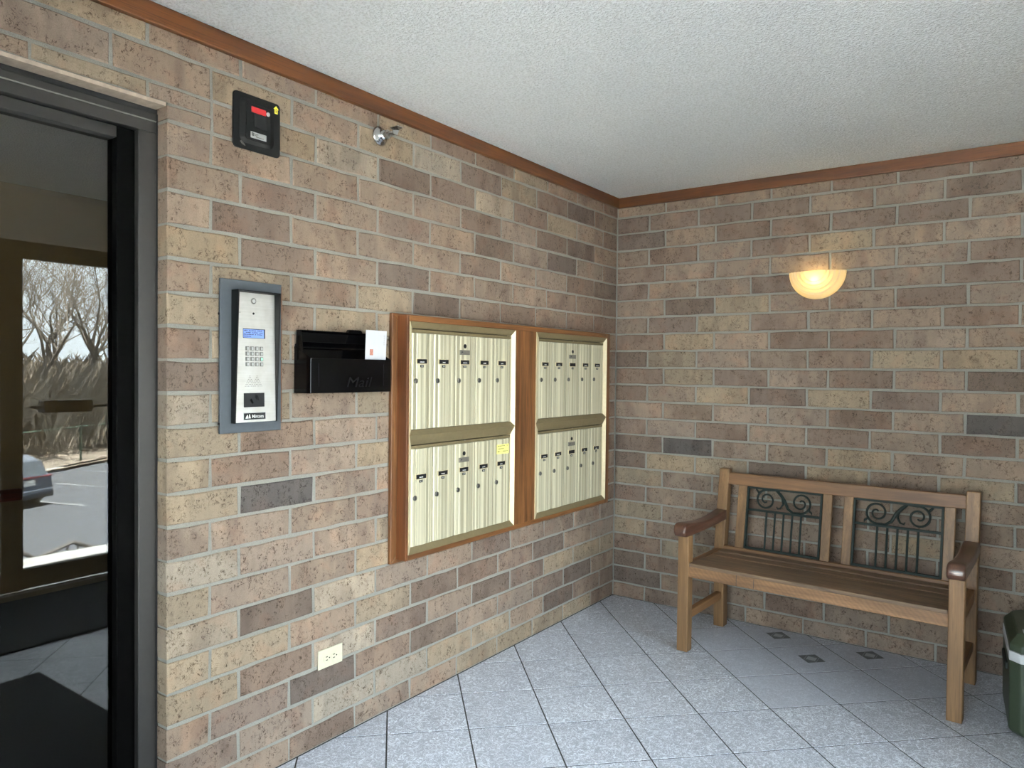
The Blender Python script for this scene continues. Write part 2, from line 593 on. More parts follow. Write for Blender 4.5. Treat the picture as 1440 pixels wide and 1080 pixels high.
M['mat_dark'] = plain('dark_entrance_mat', srgb(40, 42, 46), 0.95, grain=0.3, gscale=300, bump=0.8)
M['paint'] = plain('tan_painted_wall', srgb(150, 132, 98), 0.8, grain=0.04)
M['paint_pale'] = plain('pale_painted_wall', srgb(226, 222, 212), 0.8, grain=0.03)  # unseen walls, pale so they bounce fill light into the room
M['carpet'] = plain('dark_carpet', srgb(40, 40, 44), 0.95, grain=0.3, gscale=260, bump=0.8)
M['glass_door'] = glass_material('tinted_door_glass', (0.66, 0.66, 0.64, 1), 1.52)
M['glass_clear'] = glass_material('clear_entrance_glass', (0.95, 0.97, 0.96, 1), 1.45)
M['concrete'] = ground_material('pale_concrete', srgb(206, 206, 202), srgb(222, 222, 218), 30.0)
M['asphalt'] = ground_material('worn_asphalt', srgb(33, 36, 41), srgb(43, 47, 53), 40.0)
M['litter'] = ground_material('leaf_litter', srgb(56, 51, 45), srgb(88, 82, 74), 14.0)
M['stripe'] = plain('parking_paint', srgb(150, 152, 152), 0.7)
M['bark'] = plain('grey_bark', srgb(92, 87, 81), 0.9, grain=0.25, gscale=14)
M['brush'] = plain('dry_brush', srgb(112, 105, 95), 0.9, grain=0.25, gscale=3)
M['fence_green'] = plain('green_fence', srgb(28, 60, 48), 0.5)
M['rail'] = plain('dark_handrail', srgb(50, 46, 44), 0.5)
M['car_paint'] = plain('silver_blue_paint', srgb(78, 85, 96), 0.25, 0.5, coat=0.6, grain=0.01)
M['car_dark'] = plain('dark_trim', srgb(36, 38, 42), 0.45)
M['car_glass'] = plain('car_window', srgb(44, 50, 56), 0.1, 0.0, 0.8)
M['tail_red'] = plain('tail_lamp', srgb(110, 30, 34), 0.3)
M['redwood'] = wood_material('dark_red_handrail', srgb(70, 24, 14), srgb(110, 42, 24), 1, 0.35)

# ------------------------------------------------------------------ the brick walls
TONE = {1: (141, 129, 115), 2: (136, 121, 103), 3: (129, 113, 100), 4: (116, 100, 89), 5: (103, 90, 81), 6: (84, 79, 77)}
JO = 0.011
BL = 0.3058
def zc(k):
    return 0.1016 * k - 0.016

_bc = {}
def brick_mesh(length, height, var):
    key = (round(length, 3), round(height, 3), var)
    if key in _bc:
        return _bc[key]
    rnd = random.Random(hash(key) & 0xffffff)
    L, H, D = length / 2, height / 2, 0.088
    seg = 4 if length > 0.2 else 2
    per = []
    j = 0.0023
    for i in range(seg):
        per.append((-L + 2 * L * i / seg, -H))
    for i in range(1):
        per.append((L, -H))
    for i in range(seg):
        per.append((L - 2 * L * i / seg, H))
    per.append((-L, H))
    # drop the duplicate corner ordering: bottom edge, right corner, top edge, left corner
    outer = [(x + rnd.uniform(-j, j), z + rnd.uniform(-j, j)) for x, z in per]
    c = 0.0035
    inner = []
    for (x, z), (px, pz) in zip(outer, per):
        ix = x - math.copysign(c * rnd.uniform(0.7, 1.5), px) if abs(abs(px) - L) < 1e-6 else x
        iz = z - math.copysign(c * rnd.uniform(0.6, 1.4), pz)
        inner.append((ix, iz))
    n = len(per)
    vs = [(x, D, z) for x, z in per] + [(x, 0.0035, z) for x, z in outer] + [(x, rnd.uniform(-0.0008, 0.0008), z) for x, z in inner]
    fs = []
    for i in range(n):
        k = (i + 1) % n
        fs.append((i, k, n + k, n + i))
        fs.append((n + i, n + k, 2 * n + k, 2 * n + i))
    fs.append(tuple(2 * n + i for i in range(n)))
    me = bpy.data.meshes.new('brick')
    me.from_pydata(vs, [], fs)
    bm = bmesh.new()
    bm.from_mesh(me)
    bmesh.ops.recalc_face_normals(bm, faces=bm.faces)
    bm.to_mesh(me)
    bm.free()
    me.materials.append(M['brick'])
    _bc[key] = me
    return me

_br = random.Random(11)
def put_brick(wall, side, a0, a1, z0, z1, tone):
    """a0..a1: extent measured from the room corner along the wall"""
    ln = a1 - a0
    if ln < 0.012:
        return
    me = brick_mesh(ln, z1 - z0, _br.randrange(5) if abs(ln - (BL - JO)) < 0.002 else 0)
    o = bpy.data.objects.new('brick', me)
    COL.objects.link(o)
    o.parent = wall
    mid = (a0 + a1) / 2
    off = _br.uniform(-0.0012, 0.0016)
    if side == 'L':
        o.location = (off, -mid, (z0 + z1) / 2)
        o.rotation_euler = (0, 0, math.pi / 2)
    else:
        o.location = (mid, -off, (z0 + z1) / 2)
    r, g, b = TONE[tone]
    k = _br.uniform(0.95, 1.05)
    w = _br.uniform(-1.5, 1.5)
    o.color = srgb(min(255, r * k + w), g * k, max(0, b * k - w))

T_LEFT = {
    0: '4222233433', 1: '4453221134', 2: '3543354543', 3: '2224534142', 4: '3354452322', 5: '3333433151',
    6: '3343332332', 7: '4334432331', 8: '3443334333', 9: '4334443362', 10: '3433442342', 11: '4334433342',
    12: '3443332321', 13: '3434332335', 14: '4334332324', 15: '3434332232', 16: '4434352323', 17: '4443335342',
    18: '5433433343', 19: '4353534343', 20: '3543433333', 21: '4324145123', 22: '3542412323', 23: '4332442333'}
T_BACK = {
    0: '443333444', 1: '533433443', 2: '544344434', 3: '423434343', 4: '233444434', 5: '233332343', 6: '433444343',
    7: '233333343', 8: '522523243', 9: '463323334', 10: '434343434', 11: '333343633', 12: '432424334', 13: '424343543',
    14: '523342243', 15: '423443343', 16: '342433434', 17: '352334334', 18: '433433443', 19: '433333434', 20: '343423343',
    21: '534444334', 22: '444433543', 23: '333344443'}

JAMB = 2.867       # distance of the door opening from the room corner
DOOR_W = 1.02
HEAD = 2.166

wl = MB()
wl.box(-0.10, -0.0045, -JAMB + 0.004, 0.004, -0.02, CEIL)
wl.box(-0.10, -0.0045, -JAMB - DOOR_W - 0.004, -JAMB + 0.004, HEAD + 0.006, CEIL)
wl.box(-0.10, -0.0045, ROOM_B, -JAMB - DOOR_W - 0.004, -0.02, CEIL)
wall_left = struct(wl.build('wall_left', M['mortar']))
wb = MB().box(-0.10, ROOM_W + 0.1, 0.0045, 0.10, -0.02, CEIL)
wall_back = struct(wb.build('wall_back', M['mortar']))

for k in range(24):
    z0 = max(zc(k) + JO / 2, 0.001)
    z1 = zc(k + 1) - JO / 2
    a = 0.277 if k % 2 == 0 else 0.1728
    tones = T_LEFT[k]
    edges = [0.0] + [a + n * BL for n in range(16)]
    if k == 21:
        # beside the door head this course is two thin ones; one joint sits behind the key box
        edges = [0.0] + [a + n * BL for n in range(8)] + [2.52, 2.72]
        for i in range(len(edges) - 1):
            put_brick(wall_left, 'L', edges[i] + (JO / 2 if i else 0.003), edges[i + 1] - JO / 2, z0, z1, int(tones[min(i, 9)]))
        zm = HEAD + 0.002
        put_brick(wall_left, 'L', 2.72 + JO / 2, JAMB, z0, zm - JO / 2, 3)
        e2 = [2.72, 2.925] + [2.925 + BL * n for n in range(1, 5)]
        for i in range(len(e2) - 1):
            put_brick(wall_left, 'L', e2[i] + JO / 2, e2[i + 1] - JO / 2, zm + JO / 2, z1, (3, 2, 3, 3, 3, 2)[i])
        edges = [0.0]
    for i in range(len(edges) - 1):
        a0 = edges[i] + (JO / 2 if i else 0.003)
        a1 = edges[i + 1] - JO / 2
        tone = int(tones[i]) if i < 10 else (3, 4, 3, 2, 3, 4)[(i + k) % 6]
        if k >= 22:
            if a0 < JAMB + DOOR_W + 0.25:
                put_brick(wall_left, 'L', a0, a1, z0, z1, tone)
        elif a0 < JAMB:
            put_brick(wall_left, 'L', a0, min(a1, JAMB), z0, z1, tone)
    a = 0.212 if k % 2 == 0 else 0.0095 + BL
    edges = [0.0] + [a + n * BL for n in range(9)]
    for i in range(len(edges) - 1):
        a0 = edges[i] + (JO / 2 if i else 0.004)
        a1 = min(edges[i + 1] - JO / 2, ROOM_W - 0.002)
        if a1 > a0:
            put_brick(wall_back, 'B', a0, a1, z0, z1, int(T_BACK[k][i]))

# ------------------------------------------------------------------ ceiling, trim, floor
struct(MB().box(-0.10, ROOM_W + 0.1, ROOM_B - 0.1, 0.10, CEIL, CEIL + 0.1).build('ceiling', M['ceiling']))
TZ = 2.379
t1 = MB().prism([(0.0, -0.0, TZ), (0.021, 0.0, TZ), (0.021, 0.0, CEIL), (0.0, 0.0, CEIL)], (0, ROOM_B, 0))
struct(t1.build('trim_1', M['trim_y'], bevel=0.003, seg=2))
t2 = MB().prism([(0.021, 0.0, TZ), (0.021, -0.021, TZ), (0.021, -0.021, CEIL), (0.021, 0.0, CEIL)], (ROOM_W - 0.021, 0, 0))
struct(t2.build('trim_2', M['trim_x'], bevel=0.003, seg=2))

floor = struct(MB().box(-0.10, ROOM_W + 0.02, ROOM_B - 0.1, 0.05, -0.08, -0.0012).build('floor', M['grout']))
TS, TA = 0.312, math.radians(44.7)
TOFF = (-0.1160555, -0.016469)
ca, sa = math.cos(TA), math.sin(TA)
def lat2w(p, q):
    u, w = p * TS + TOFF[0], q * TS + TOFF[1]
    return (ca * u - sa * w, sa * u + ca * w)
def clip(poly, ax, lim, keep_less):
    out = []
    for i in range(len(poly)):
        a, b = poly[i], poly[(i + 1) % len(poly)]
        ia = (a[ax] <= lim) if keep_less else (a[ax] >= lim)
        ib = (b[ax] <= lim) if keep_less else (b[ax] >= lim)
        if ia:
            out.append(a)
        if ia != ib:
            t = (lim - a[ax]) / (b[ax] - a[ax])
            out.append((a[0] + t * (b[0] - a[0]), a[1] + t * (b[1] - a[1])))
    return out
_tr = random.Random(5)
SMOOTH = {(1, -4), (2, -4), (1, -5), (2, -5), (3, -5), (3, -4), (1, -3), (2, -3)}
tile_cache = {}
for p in range(-22, 14):
    for q in range(-24, 10):
        g = 0.0029 / TS
        sq = [lat2w(p + g, q + g), lat2w(p + 1 - g, q + g), lat2w(p + 1 - g, q + 1 - g), lat2w(p + g, q + 1 - g)]
        poly = clip(clip(clip(clip(sq, 0, 0.004, False), 0, ROOM_W - 0.004, True), 1, -0.004, True), 1, ROOM_B + 0.004, False)
        if len(poly) < 3:
            continue
        area = 0.5 * abs(sum(poly[i][0] * poly[(i + 1) % len(poly)][1] - poly[(i + 1) % len(poly)][0] * poly[i][1] for i in range(len(poly))))
        if area < 0.0006:
            continue
        cx, cy = lat2w(p + 0.5, q + 0.5)
        med = (p, q) in ((2, -4), (2, -3), (3, -4))
        loc_pts = []
        for x, y in poly:
            dx, dy = x - cx, y - cy
            loc_pts.append((ca * dx + sa * dy, -sa * dx + ca * dy))
        full = abs(area - (TS * (1 - 2 * g)) ** 2) < 1e-6
        key = ('full', med) if full else None
        if key in tile_cache and full:
            me = tile_cache[key]
        else:
            mx = sum(c[0] for c in loc_pts) / len(loc_pts)
            my = sum(c[1] for c in loc_pts) / len(loc_pts)
            n = len(loc_pts)
            def ins(c):
                d = math.hypot(c[0] - mx, c[1] - my)
                s = max(0.0, 1 - 0.0006 / max(d, 1e-3))
                return (mx + (c[0] - mx) * s, my + (c[1] - my) * s)
            vs = [(x, y, -0.002) for x, y in loc_pts] + [(x, y, -0.0004) for x, y in loc_pts] + [(*ins(c), 0.0) for c in loc_pts]
            fs = []
            for i in range(n):
                k2 = (i + 1) % n
                fs += [(i, k2, n + k2, n + i), (n + i, n + k2, 2 * n + k2, 2 * n + i)]
            fs.append(tuple(2 * n + i for i in range(n)))
            me = bpy.data.meshes.new('tile')
            me.from_pydata(vs, [], fs)
            bm = bmesh.new(); bm.from_mesh(me)
            bmesh.ops.recalc_face_normals(bm, faces=bm.faces)
            bm.to_mesh(me); bm.free()
            me.materials.append(M['tile_med'] if med else M['tile'])
            if full:
                tile_cache[key] = me
        o = bpy.data.objects.new('floor_tile', me)
        COL.objects.link(o)
        o.parent = floor
        o.location = (cx, cy, 0.0)
        o.rotation_euler = (0, 0, TA)
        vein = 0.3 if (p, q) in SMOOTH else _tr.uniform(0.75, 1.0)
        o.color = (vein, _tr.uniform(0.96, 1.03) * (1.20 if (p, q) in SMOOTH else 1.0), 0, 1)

# ------------------------------------------------------------------ interior glass door (left edge of the picture)
FX0, FX1 = -0.15, -0.05
struct(MB().box(-0.092, -0.002, -JAMB - DOOR_W - 0.1, -JAMB - 0.003, HEAD - 0.007, HEAD + 0.004).build('trim_3', M['lintel']))
door1 = struct(MB().box(-0.14, -0.055, -JAMB - DOOR_W + 0.001, -JAMB - 0.0005, HEAD - 0.022, HEAD - 0.008).build('door_1', M['sealant']))
y1 = -JAMB - 0.007
d = MB()
d.box(FX0, FX1, y1 - 0.052, y1, 0.0, 2.0845)
d.build('jamb', M['bronze'], door1, 0.002)
MB().box(-0.14, -0.052, y1, y1 + 0.0066, 0.0, HEAD - 0.022).build('sealant_bead', M['sealant'], door1)
MB().box(FX0, FX1, -JAMB - DOOR_W + 0.01, y1, 2.085, HEAD - 0.023).build('head', M['bronze'], door1, 0.002)
MB().box(FX1 - 0.001, FX1 + 0.004, -JAMB - DOOR_W + 0.01, y1 - 0.001, 2.118, 2.121).build('head_bead', M['nickel'], door1)
MB().box(-0.13, -0.072, y1 - 0.105, y1 - 0.0525, 0.0, 2.084).build('stile', M['stile_dark_reflection'], door1, 0.002)
MB().box(-0.13, -0.072, -JAMB - DOOR_W + 0.06, y1 - 0.105, 2.05, 2.084).build('top_rail', M['bronze'], door1, 0.002)
MB().box(-0.13, -0.072, -JAMB - DOOR_W + 0.06, y1 - 0.105, 0.0, 0.12).build('bottom_rail', M['bronze'], door1, 0.002)
MB().box(-0.13, -0.072, -JAMB - DOOR_W + 0.005, -JAMB - DOOR_W + 0.06, 0.0, 2.084).build('hinge_stile', M['bronze'], door1, 0.002)
MB().box(-0.105, -0.099, -JAMB - DOOR_W + 0.06, y1 - 0.105, 0.12, 2.05).build('pane', M['glass_door'], door1)

# ------------------------------------------------------------------ the lobby behind that door
LX = -2.75
struct(MB().box(LX, -0.101, -5.4, -0.6, -0.08, -0.001).build('floor_lobby', M['carpet']))
struct(MB().box(LX, -0.101, -5.4, -0.6, CEIL, CEIL + 0.1).build('ceiling_lobby', M['ceiling']))
struct(MB().box(LX - 0.1, LX, -5.5, -0.5, -0.08, CEIL + 0.1).build('wall_lobby_far', M['paint']))
struct(MB().box(LX, -0.101, -0.6, -0.5, -0.08, CEIL + 0.1).build('wall_lobby_side', M['paint']))
struct(MB().box(LX, -0.101, -5.5, -5.4, -0.08, CEIL + 0.1).build('wall_lobby_rear', M['paint']))

# ------------------------------------------------------------------ entrance wall with the outer door (behind and right of the camera)
WX = ROOM_W
wr = MB()
wr.box(WX, WX + 0.2, -1.15, 0.1, -0.08, CEIL + 0.1)
wr.box(WX, WX + 0.2, ROOM_B, -3.27, -0.08, CEIL + 0.1)
wr.box(WX, WX + 0.2, -3.27, -1.15, 2.14, CEIL + 0.1)
struct(wr.build('wall_right', M['paint_pale']))
wq = MB()
wq.box(-0.10, 0.70, ROOM_B - 0.2, ROOM_B, -0.08, CEIL + 0.1)
wq.box(2.50, WX + 0.2, ROOM_B - 0.2, ROOM_B, -0.08, CEIL + 0.1)
wq.box(0.70, 2.50, ROOM_B - 0.2, ROOM_B, 2.14, CEIL + 0.1)
struct(wq.build('wall_rear', M['paint_pale']))
added_win = struct(MB().box(0.70, 2.50, ROOM_B - 0.12, ROOM_B - 0.02, 2.08, 2.14).build('added_rear_window', M['bronze']))  # unseen window, added to bring daylight onto back wall and ceiling
MB().box(0.70, 2.50, ROOM_B - 0.12, ROOM_B - 0.02, 0.0, 0.10).build('sill', M['bronze'], added_win)
for xa in (0.70, 2.44):
    MB().box(xa, xa + 0.06, ROOM_B - 0.12, ROOM_B - 0.02, 0.10, 2.08).build('mullion', M['bronze'], added_win)
MB().box(0.76, 2.44, ROOM_B - 0.073, ROOM_B - 0.067, 0.10, 2.08).build('pane', M['glass_clear'], added_win)
struct(MB().box(-8.0, WX + 0.2, -11.0, ROOM_B - 0.2, -0.30, -0.02).build('rear_walk', M['concrete']))
door2 = struct(MB().box(WX + 0.02, WX + 0.12, -3.27, -1.15, 2.08, 2.14).build('door_2', M['bronze']))
for y0, ya in ((-1.22, -1.15), (-2.27, -2.15), (-3.27, -3.20)):
    MB().box(WX + 0.02, WX + 0.12, y0, ya, 0.0, 2.08).build('mullion', M['bronze'], door2, 0.002)
MB().box(WX + 0.04, WX + 0.10, -2.15, -1.22, 0.0, 0.12).build('bottom_rail', M['bronze'], door2, 0.002)
MB().box(WX + 0.04, WX + 0.10, -3.20, -2.27, 0.0, 0.10).build('sill', M['bronze'], door2, 0.002)
MB().box(WX + 0.04, WX + 0.10, -2.15, -1.22, 2.04, 2.08).build('top_rail', M['bronze'], door2, 0.002)
MB().box(WX + 0.067, WX + 0.073, -2.15, -1.22, 0.12, 2.04).build('pane', M['glass_clear'], door2)
MB().box(WX + 0.067, WX + 0.073, -3.20, -2.27, 0.10, 2.08).build('pane', M['glass_clear'], door2)  # unseen sidelight pane, added for more fill daylight
MB().tube([(WX - 0.02, -2.13, 1.125), (WX - 0.02, -1.24, 1.125)], 0.010, 8).build('push_bar', M['bronze'], door2)
MB().box(WX - 0.045, WX + 0.04, -2.06, -1.77, 1.09, 1.165).build('latch_case', M['bronze'], door2, 0.004)

# mats on the vestibule floor
tag(MB().box(1.66, 2.62, -3.05, -1.55, 0.0, 0.010).build('floor_mat', M['mat_dark'], bevel=0.004), 'dark entrance mat lying just inside the outer glass door', 'mat')
tag(MB().box(0.06, 1.30, -3.75, -2.60 - 0.02, 0.0, 0.010).build('floor_mat', M['mat_dark'], bevel=0.004), 'dark ribbed mat lying in front of the inner glass door', 'mat')

# ------------------------------------------------------------------ bank of mailboxes
mail = thing('mailbox_bank', 'oak framed bank of twenty cream metal mailboxes on the brick wall', 'mailboxes', (0, -1.05, 0.6))
MY0, MY1, MZ0, MZ1, MX = -1.913, -0.208, 0.612, 1.602, 0.070
FO = (-1.945, -0.168, 0.597, 1.610)
FI = (-1.90, -0.215, 0.64, 1.57)
def flange(pts, m):
    MB().prism([(0.001, y, z) for y, z in pts], (0.017, 0, 0)).build('back_flange', m, mail, 0.003, 2)
flange([(FO[0], FO[3]), (FO[1], FO[3]), (FI[1], FI[3]), (FI[0], FI[3])], M['oak_y'])
flange([(FO[0], FO[2]), (FO[1], FO[2]), (FI[1], FI[2]), (FI[0], FI[2])], M['oak_y'])
flange([(FO[0], FO[2]), (FO[0], FO[3]), (FI[0], FI[3]), (FI[0], FI[2])], M['oak_z'])
flange([(FO[1], FO[2]), (FO[1], FO[3]), (FI[1], FI[3]), (FI[1], FI[2])], M['oak_z'])
MODS = ((-1.899, -1.170), (-0.988, -0.252))
MB().box(0.002, MX, MY0, MODS[0][0], MZ0, MZ1).build('side_board', M['oak_dark'], mail, 0.0015)
MB().box(0.002, MX, MODS[1][1], MY1, MZ0, MZ1).build('side_board', M['oak_z'], mail, 0.0015)
MB().box(0.002, MX + 0.0003, MODS[0][0], MODS[1][1], 1.578, MZ1).build('top_board', M['oak_y'], mail, 0.0015)
MB().box(0.002, MX + 0.0003, MODS[0][0], MODS[1][1], MZ0, 0.634).build('bottom_board', M['oak_y'], mail, 0.0015)
MB().box(0.002, MX + 0.0003, MODS[0][1], MODS[1][0], 0.634, 1.578).build('centre_board', M['oak_z'], mail, 0.001)

DOORS = ([-1.875, -1.742, -1.602, -1.459, -1.322, -1.189], [-0.948, -0.816, -0.681, -0.538, -0.403, -0.271])
TIERS = ((1.140, 1.532), (0.661, 1.059))
DX = 0.058
def rib_door(y0, y1, z0, z1):
    # extruded ribs: vertical flutes across the width of the door
    w = y1 - y0
    prof = [(0, 0), (0.05, 0.0025), (0.17, 0.003), (0.20, 0.0015), (0.23, 0.003), (0.40, 0.0045), (0.52, 0.006), (0.60, 0.006), (0.64, 0.004),
            (0.67, 0.0045), (0.78, 0.003), (0.81, 0.0012), (0.84, 0.0025), (0.95, 0.002), (1, 0)]
    mb = MB()
    front = [(DX + h, y0 + 0.0018 + f * (w - 0.0036)) for f, h in prof]
    poly = [(0.03, y0 + 0.0018)] + front + [(0.03, y1 - 0.0018)]
    mb.prism([(x, y, z0) for x, y in poly], (0, 0, z1 - z0))
    return mb
note_at = None
for mi, (my0, my1) in enumerate(MODS):
    lip = [(my0, 0.635), (my1, 0.635), (my1, 1.577), (my0, 1.577)]
    MB().box(0.012, 0.030, my0, my1, 0.635, 1.577).build('back_pan', M['olive_shade'], mail)
    dy = DOORS[mi]
    yl, yr = dy[0] - 0.001, dy[-1] + 0.001
    # bevelled aluminium surround: olive top and bottom rails, cream sides, mitred
    def surround(z_lo_out, z_lo_in, z_hi_in, z_hi_out):
        a = MB()
        a.hexa([(MX + 0.004, my0, z_hi_out), (MX + 0.004, my1, z_hi_out), (0.035, my1, z_hi_out), (0.035, my0, z_hi_out)],
               [(0.060, yl, z_hi_in), (0.060, yr, z_hi_in), (0.035, yr, z_hi_in), (0.035, yl, z_hi_in)])
        a.build('rail', M['olive'], mail)
        b = MB()
        b.hexa([(MX + 0.004, my0, z_lo_out), (MX + 0.004, my1, z_lo_out), (0.035, my1, z_lo_out), (0.035, my0, z_lo_out)],
               [(0.060, yl, z_lo_in), (0.060, yr, z_lo_in), (0.035, yr, z_lo_in), (0.035, yl, z_lo_in)])
        b.build('rail', M['olive'], mail)
        for s, yo, yi in ((0, my0, yl), (1, my1, yr)):
            c = MB()
            c.hexa([(MX + 0.004, yo, z_lo_out), (MX + 0.004, yo, z_hi_out), (0.035, yo, z_hi_out), (0.035, yo, z_lo_out)],
                   [(0.060, yi, z_lo_in), (0.060, yi, z_hi_in), (0.035, yi, z_hi_in), (0.035, yi, z_lo_in)])
            c.build('side_strip', M['cream_edge'], mail)
    surround(1.117, 1.138, 1.551, 1.577)
    surround(0.635, 0.660, 1.077, 1.117)
    for (z0, z1), zt in zip(TIERS, (1.5505, 1.0765)):
        MB().box(0.035, 0.0595, yl, yr, z1 + 0.0015, zt - 0.0035).build('header_strip', M['olive'], mail, 0.0008)
        MB().lathe([(0.0, 0.003), (0.0015, 0.0025), (0.002, 0.0)], (0.0595, (yl + yr) / 2, zt - 0.004), (1, 0, 0), 8).build('screw', M['nickel'], mail)
    for ti, (z0, z1) in enumerate(TIERS):
        for i in range(5):
            y0, yb = dy[i], dy[i + 1]
            w = yb - y0
            dr = rib_door(y0, yb, z0, z1).build('door', M['cream'], mail)
            hz = 0.004
            cy = y0 + 0.43 * w
            zl = z0 + 0.2775
            if ti == 1:
                zl = z0 + 0.283
            # name strip
            xf = DX + 0.0062
            sl = MB().box(DX, xf, cy - 0.030, cy + 0.030, zl - 0.009, zl + 0.009)
            lab = sl.build('name_strip', M['black_matte'], dr)
            rr = random.Random(mi * 100 + ti * 10 + i)
            if not (mi == 1 and i == 2):
                mk = MB()
                tw = rr.uniform(0.014, 0.028)
                yy = cy - tw / 2
                while yy < cy + tw / 2:
                    q = rr.uniform(0.0014, 0.0024)
                    mk.box(xf, xf + 0.0003, yy, yy + q, zl - 0.0045, zl - 0.0045 + rr.uniform(0.0026, 0.0042))
                    yy += q + 0.0010
                mk.build('lettering', M['white_mark'], lab)
            MB().box(DX, xf - 0.0002, cy - 0.032, cy + 0.033, zl - 0.011, zl + 0.011).build('strip_holder', M['cream_edge'], dr)
            nb = MB().box(DX, xf, cy - 0.0095, cy + 0.0095, zl - 0.0245, zl - 0.0145).build('number_tag', M['black_matte'], dr)
            m2 = MB()
            for s in (-1, 1):
                m2.box(xf, xf + 0.0003, cy + s * 0.004 - 0.0012, cy + s * 0.004 + 0.0012, zl - 0.022, zl - 0.017)
            m2.build('lettering', M['white_mark'], nb)
            lk = MB().lathe([(0.0, 0.0105), (0.007, 0.0105), (0.0085, 0.0085), (0.0088, 0.0)], (DX, y0 + 0.022, z0 + 0.197), (1, 0, 0), 16)
            lo = lk.build('lock', M['lock'], dr, smooth=False)
            MB().box(DX + 0.0087, DX + 0.0092, y0 + 0.0212, y0 + 0.0228, z0 + 0.192, z0 + 0.203).build('keyway', M['black_matte'], lo)
            if i == 2:
                cl = MB().lathe([(0.0, 0.0095), (0.0062, 0.0095), (0.0075, 0.0075), (0.0076, 0.0)], (DX, cy, z1 - 0.044), (1, 0, 0), 16)
                cl.build('master_lock', M['black_matte'], dr)
                pl = MB().box(DX, xf, cy - 0.033, cy + 0.033, z1 - 0.082, z1 - 0.061).build('maker_plate', M['grey_label'], dr)
                pm = MB()
                pm.prism([(xf, cy - 0.026, z1 - 0.075), (xf, cy - 0.012, z1 - 0.070), (xf, cy - 0.020, z1 - 0.067)], (0.0003, 0, 0))
                pm.build('emblem', M['ink'], pl)

# sticky note on one door
note = MB()
note.add([(DX + 0.0068, -1.302, 0.990), (DX + 0.0068, -1.207, 0.988), (DX + 0.0075, -1.207, 1.034), (DX + 0.0068, -1.302, 1.034),
          (DX + 0.0073, -1.302, 0.990), (DX + 0.0073, -1.207, 0.988), (DX + 0.0080, -1.207, 1.034), (DX + 0.0073, -1.302, 1.034)],
         [(0, 1, 2, 3), (4, 5, 6, 7), (0, 1, 5, 4), (1, 2, 6, 5), (2, 3, 7, 6), (3, 0, 4, 7)])
note_o = note.build('sticky_note', M['yellow_paper'], origin=(DX + 0.007, -1.255, 0.99))
tag(note_o, 'yellow handwritten sticky note on a lower mailbox door', 'note')
rr = random.Random(4)
wr_ = MB()
for zz, ya, yb in ((1.024, -1.296, -1.216), (1.0115, -1.294, -1.248), (0.9985, -1.297, -1.214)):
    y = ya
    while y < yb:
        q = rr.uniform(0.005, 0.010)
        if rr.random() < 0.85:
            pts = [(DX + 0.0080, y, zz), (DX + 0.0080, y + q * 0.3, zz + 0.006), (DX + 0.0080, y + q * 0.6, zz + rr.uniform(-0.001, 0.002)), (DX + 0.0080, y + q * 0.85, zz + rr.uniform(0.002, 0.006))]
            wr_.tube(pts, 0.0006, 3)
        y += q
wr_.build('handwriting', M['ink'], note_o)

# ------------------------------------------------------------------ black wall mailbox with an open lid and an envelope
bx = thing('wall_mailbox', 'black metal wall mailbox with its lid open beside the mailbox bank', 'mailbox', (0, -2.21, 1.30))
BY0, BY1, BZ0, BZ1 = -2.406, -2.022, 1.298, 1.420
bd = MB()
bd.box(0.001, 0.004, BY0, BY1, BZ0, 1.470)
bd.build('back_plate', M['black_gloss'], bx, 0.001)
sd = [(0.001, BZ0), (0.088, BZ0), (0.088, BZ1), (0.001, 1.462)]
for y in (BY0, BY1 - 0.002):
    MB().prism([(x, y, z) for x, z in sd], (0, 0.002, 0)).build('side_panel', M['black_gloss'], bx)
MB().box(0.001, 0.088, BY0, BY1, BZ0, BZ0 + 0.002).build('bottom_panel', M['black_gloss'], bx)
fp = MB().box(0.086, 0.090, BY0, BY1, BZ0, BZ1).build('front_panel', M['black_gloss'], bx, 0.0015)
for y in (-2.372, -2.062):
    MB().box(0.0895, 0.0908, y - 0.0012, y + 0.0012, 1.322, 1.402).build('pressed_rib', M['black_satin'], fp)
tv, tf = text_verts('Mail', 0.062, 'LEFT', 0.0)
tx = MB().add([(0.0904, -2.25 + v[0] * 1.2 + 0.3 * v[1], 1.318 + v[1] * 0.85) for v in tv], tf)
tx.build('embossed_lettering', M['black_emboss'], fp)
lid = MB()
lp = [(0.004, 1.468), (0.030, 1.452), (0.034, 1.456), (0.012, 1.478), (0.016, 1.512), (0.030, 1.515), (0.030, 1.519), (0.010, 1.519)]
lid.prism([(x, BY0 + 0.004, z) for x, z in lp], (0, BY1 - BY0 - 0.008, 0))
lo = lid.build('lid', M['black_gloss'], bx, 0.001)
MB().prism([(0.012, -2.185, 1.517), (0.012, -2.176, 1.530), (0.012, -2.118, 1.530), (0.012, -2.108, 1.517)], (0.016, 0, 0)).build('finger_tab', M['black_gloss'], lo, 0.002)
for s, y in ((0, BY0 + 0.002), (1, BY1 - 0.006)):
    MB().prism([(0.006, y, 1.440), (0.046, y, 1.432), (0.034, y, 1.517), (0.010, y, 1.519)], (0, 0.003, 0)).build('lid_cheek', M['black_gloss'], lo)
MB().tube([(0.008, BY0 + 0.004, 1.462), (0.008, BY1 - 0.004, 1.462)], 0.004, 8).build('hinge', M['black_satin'], bx)

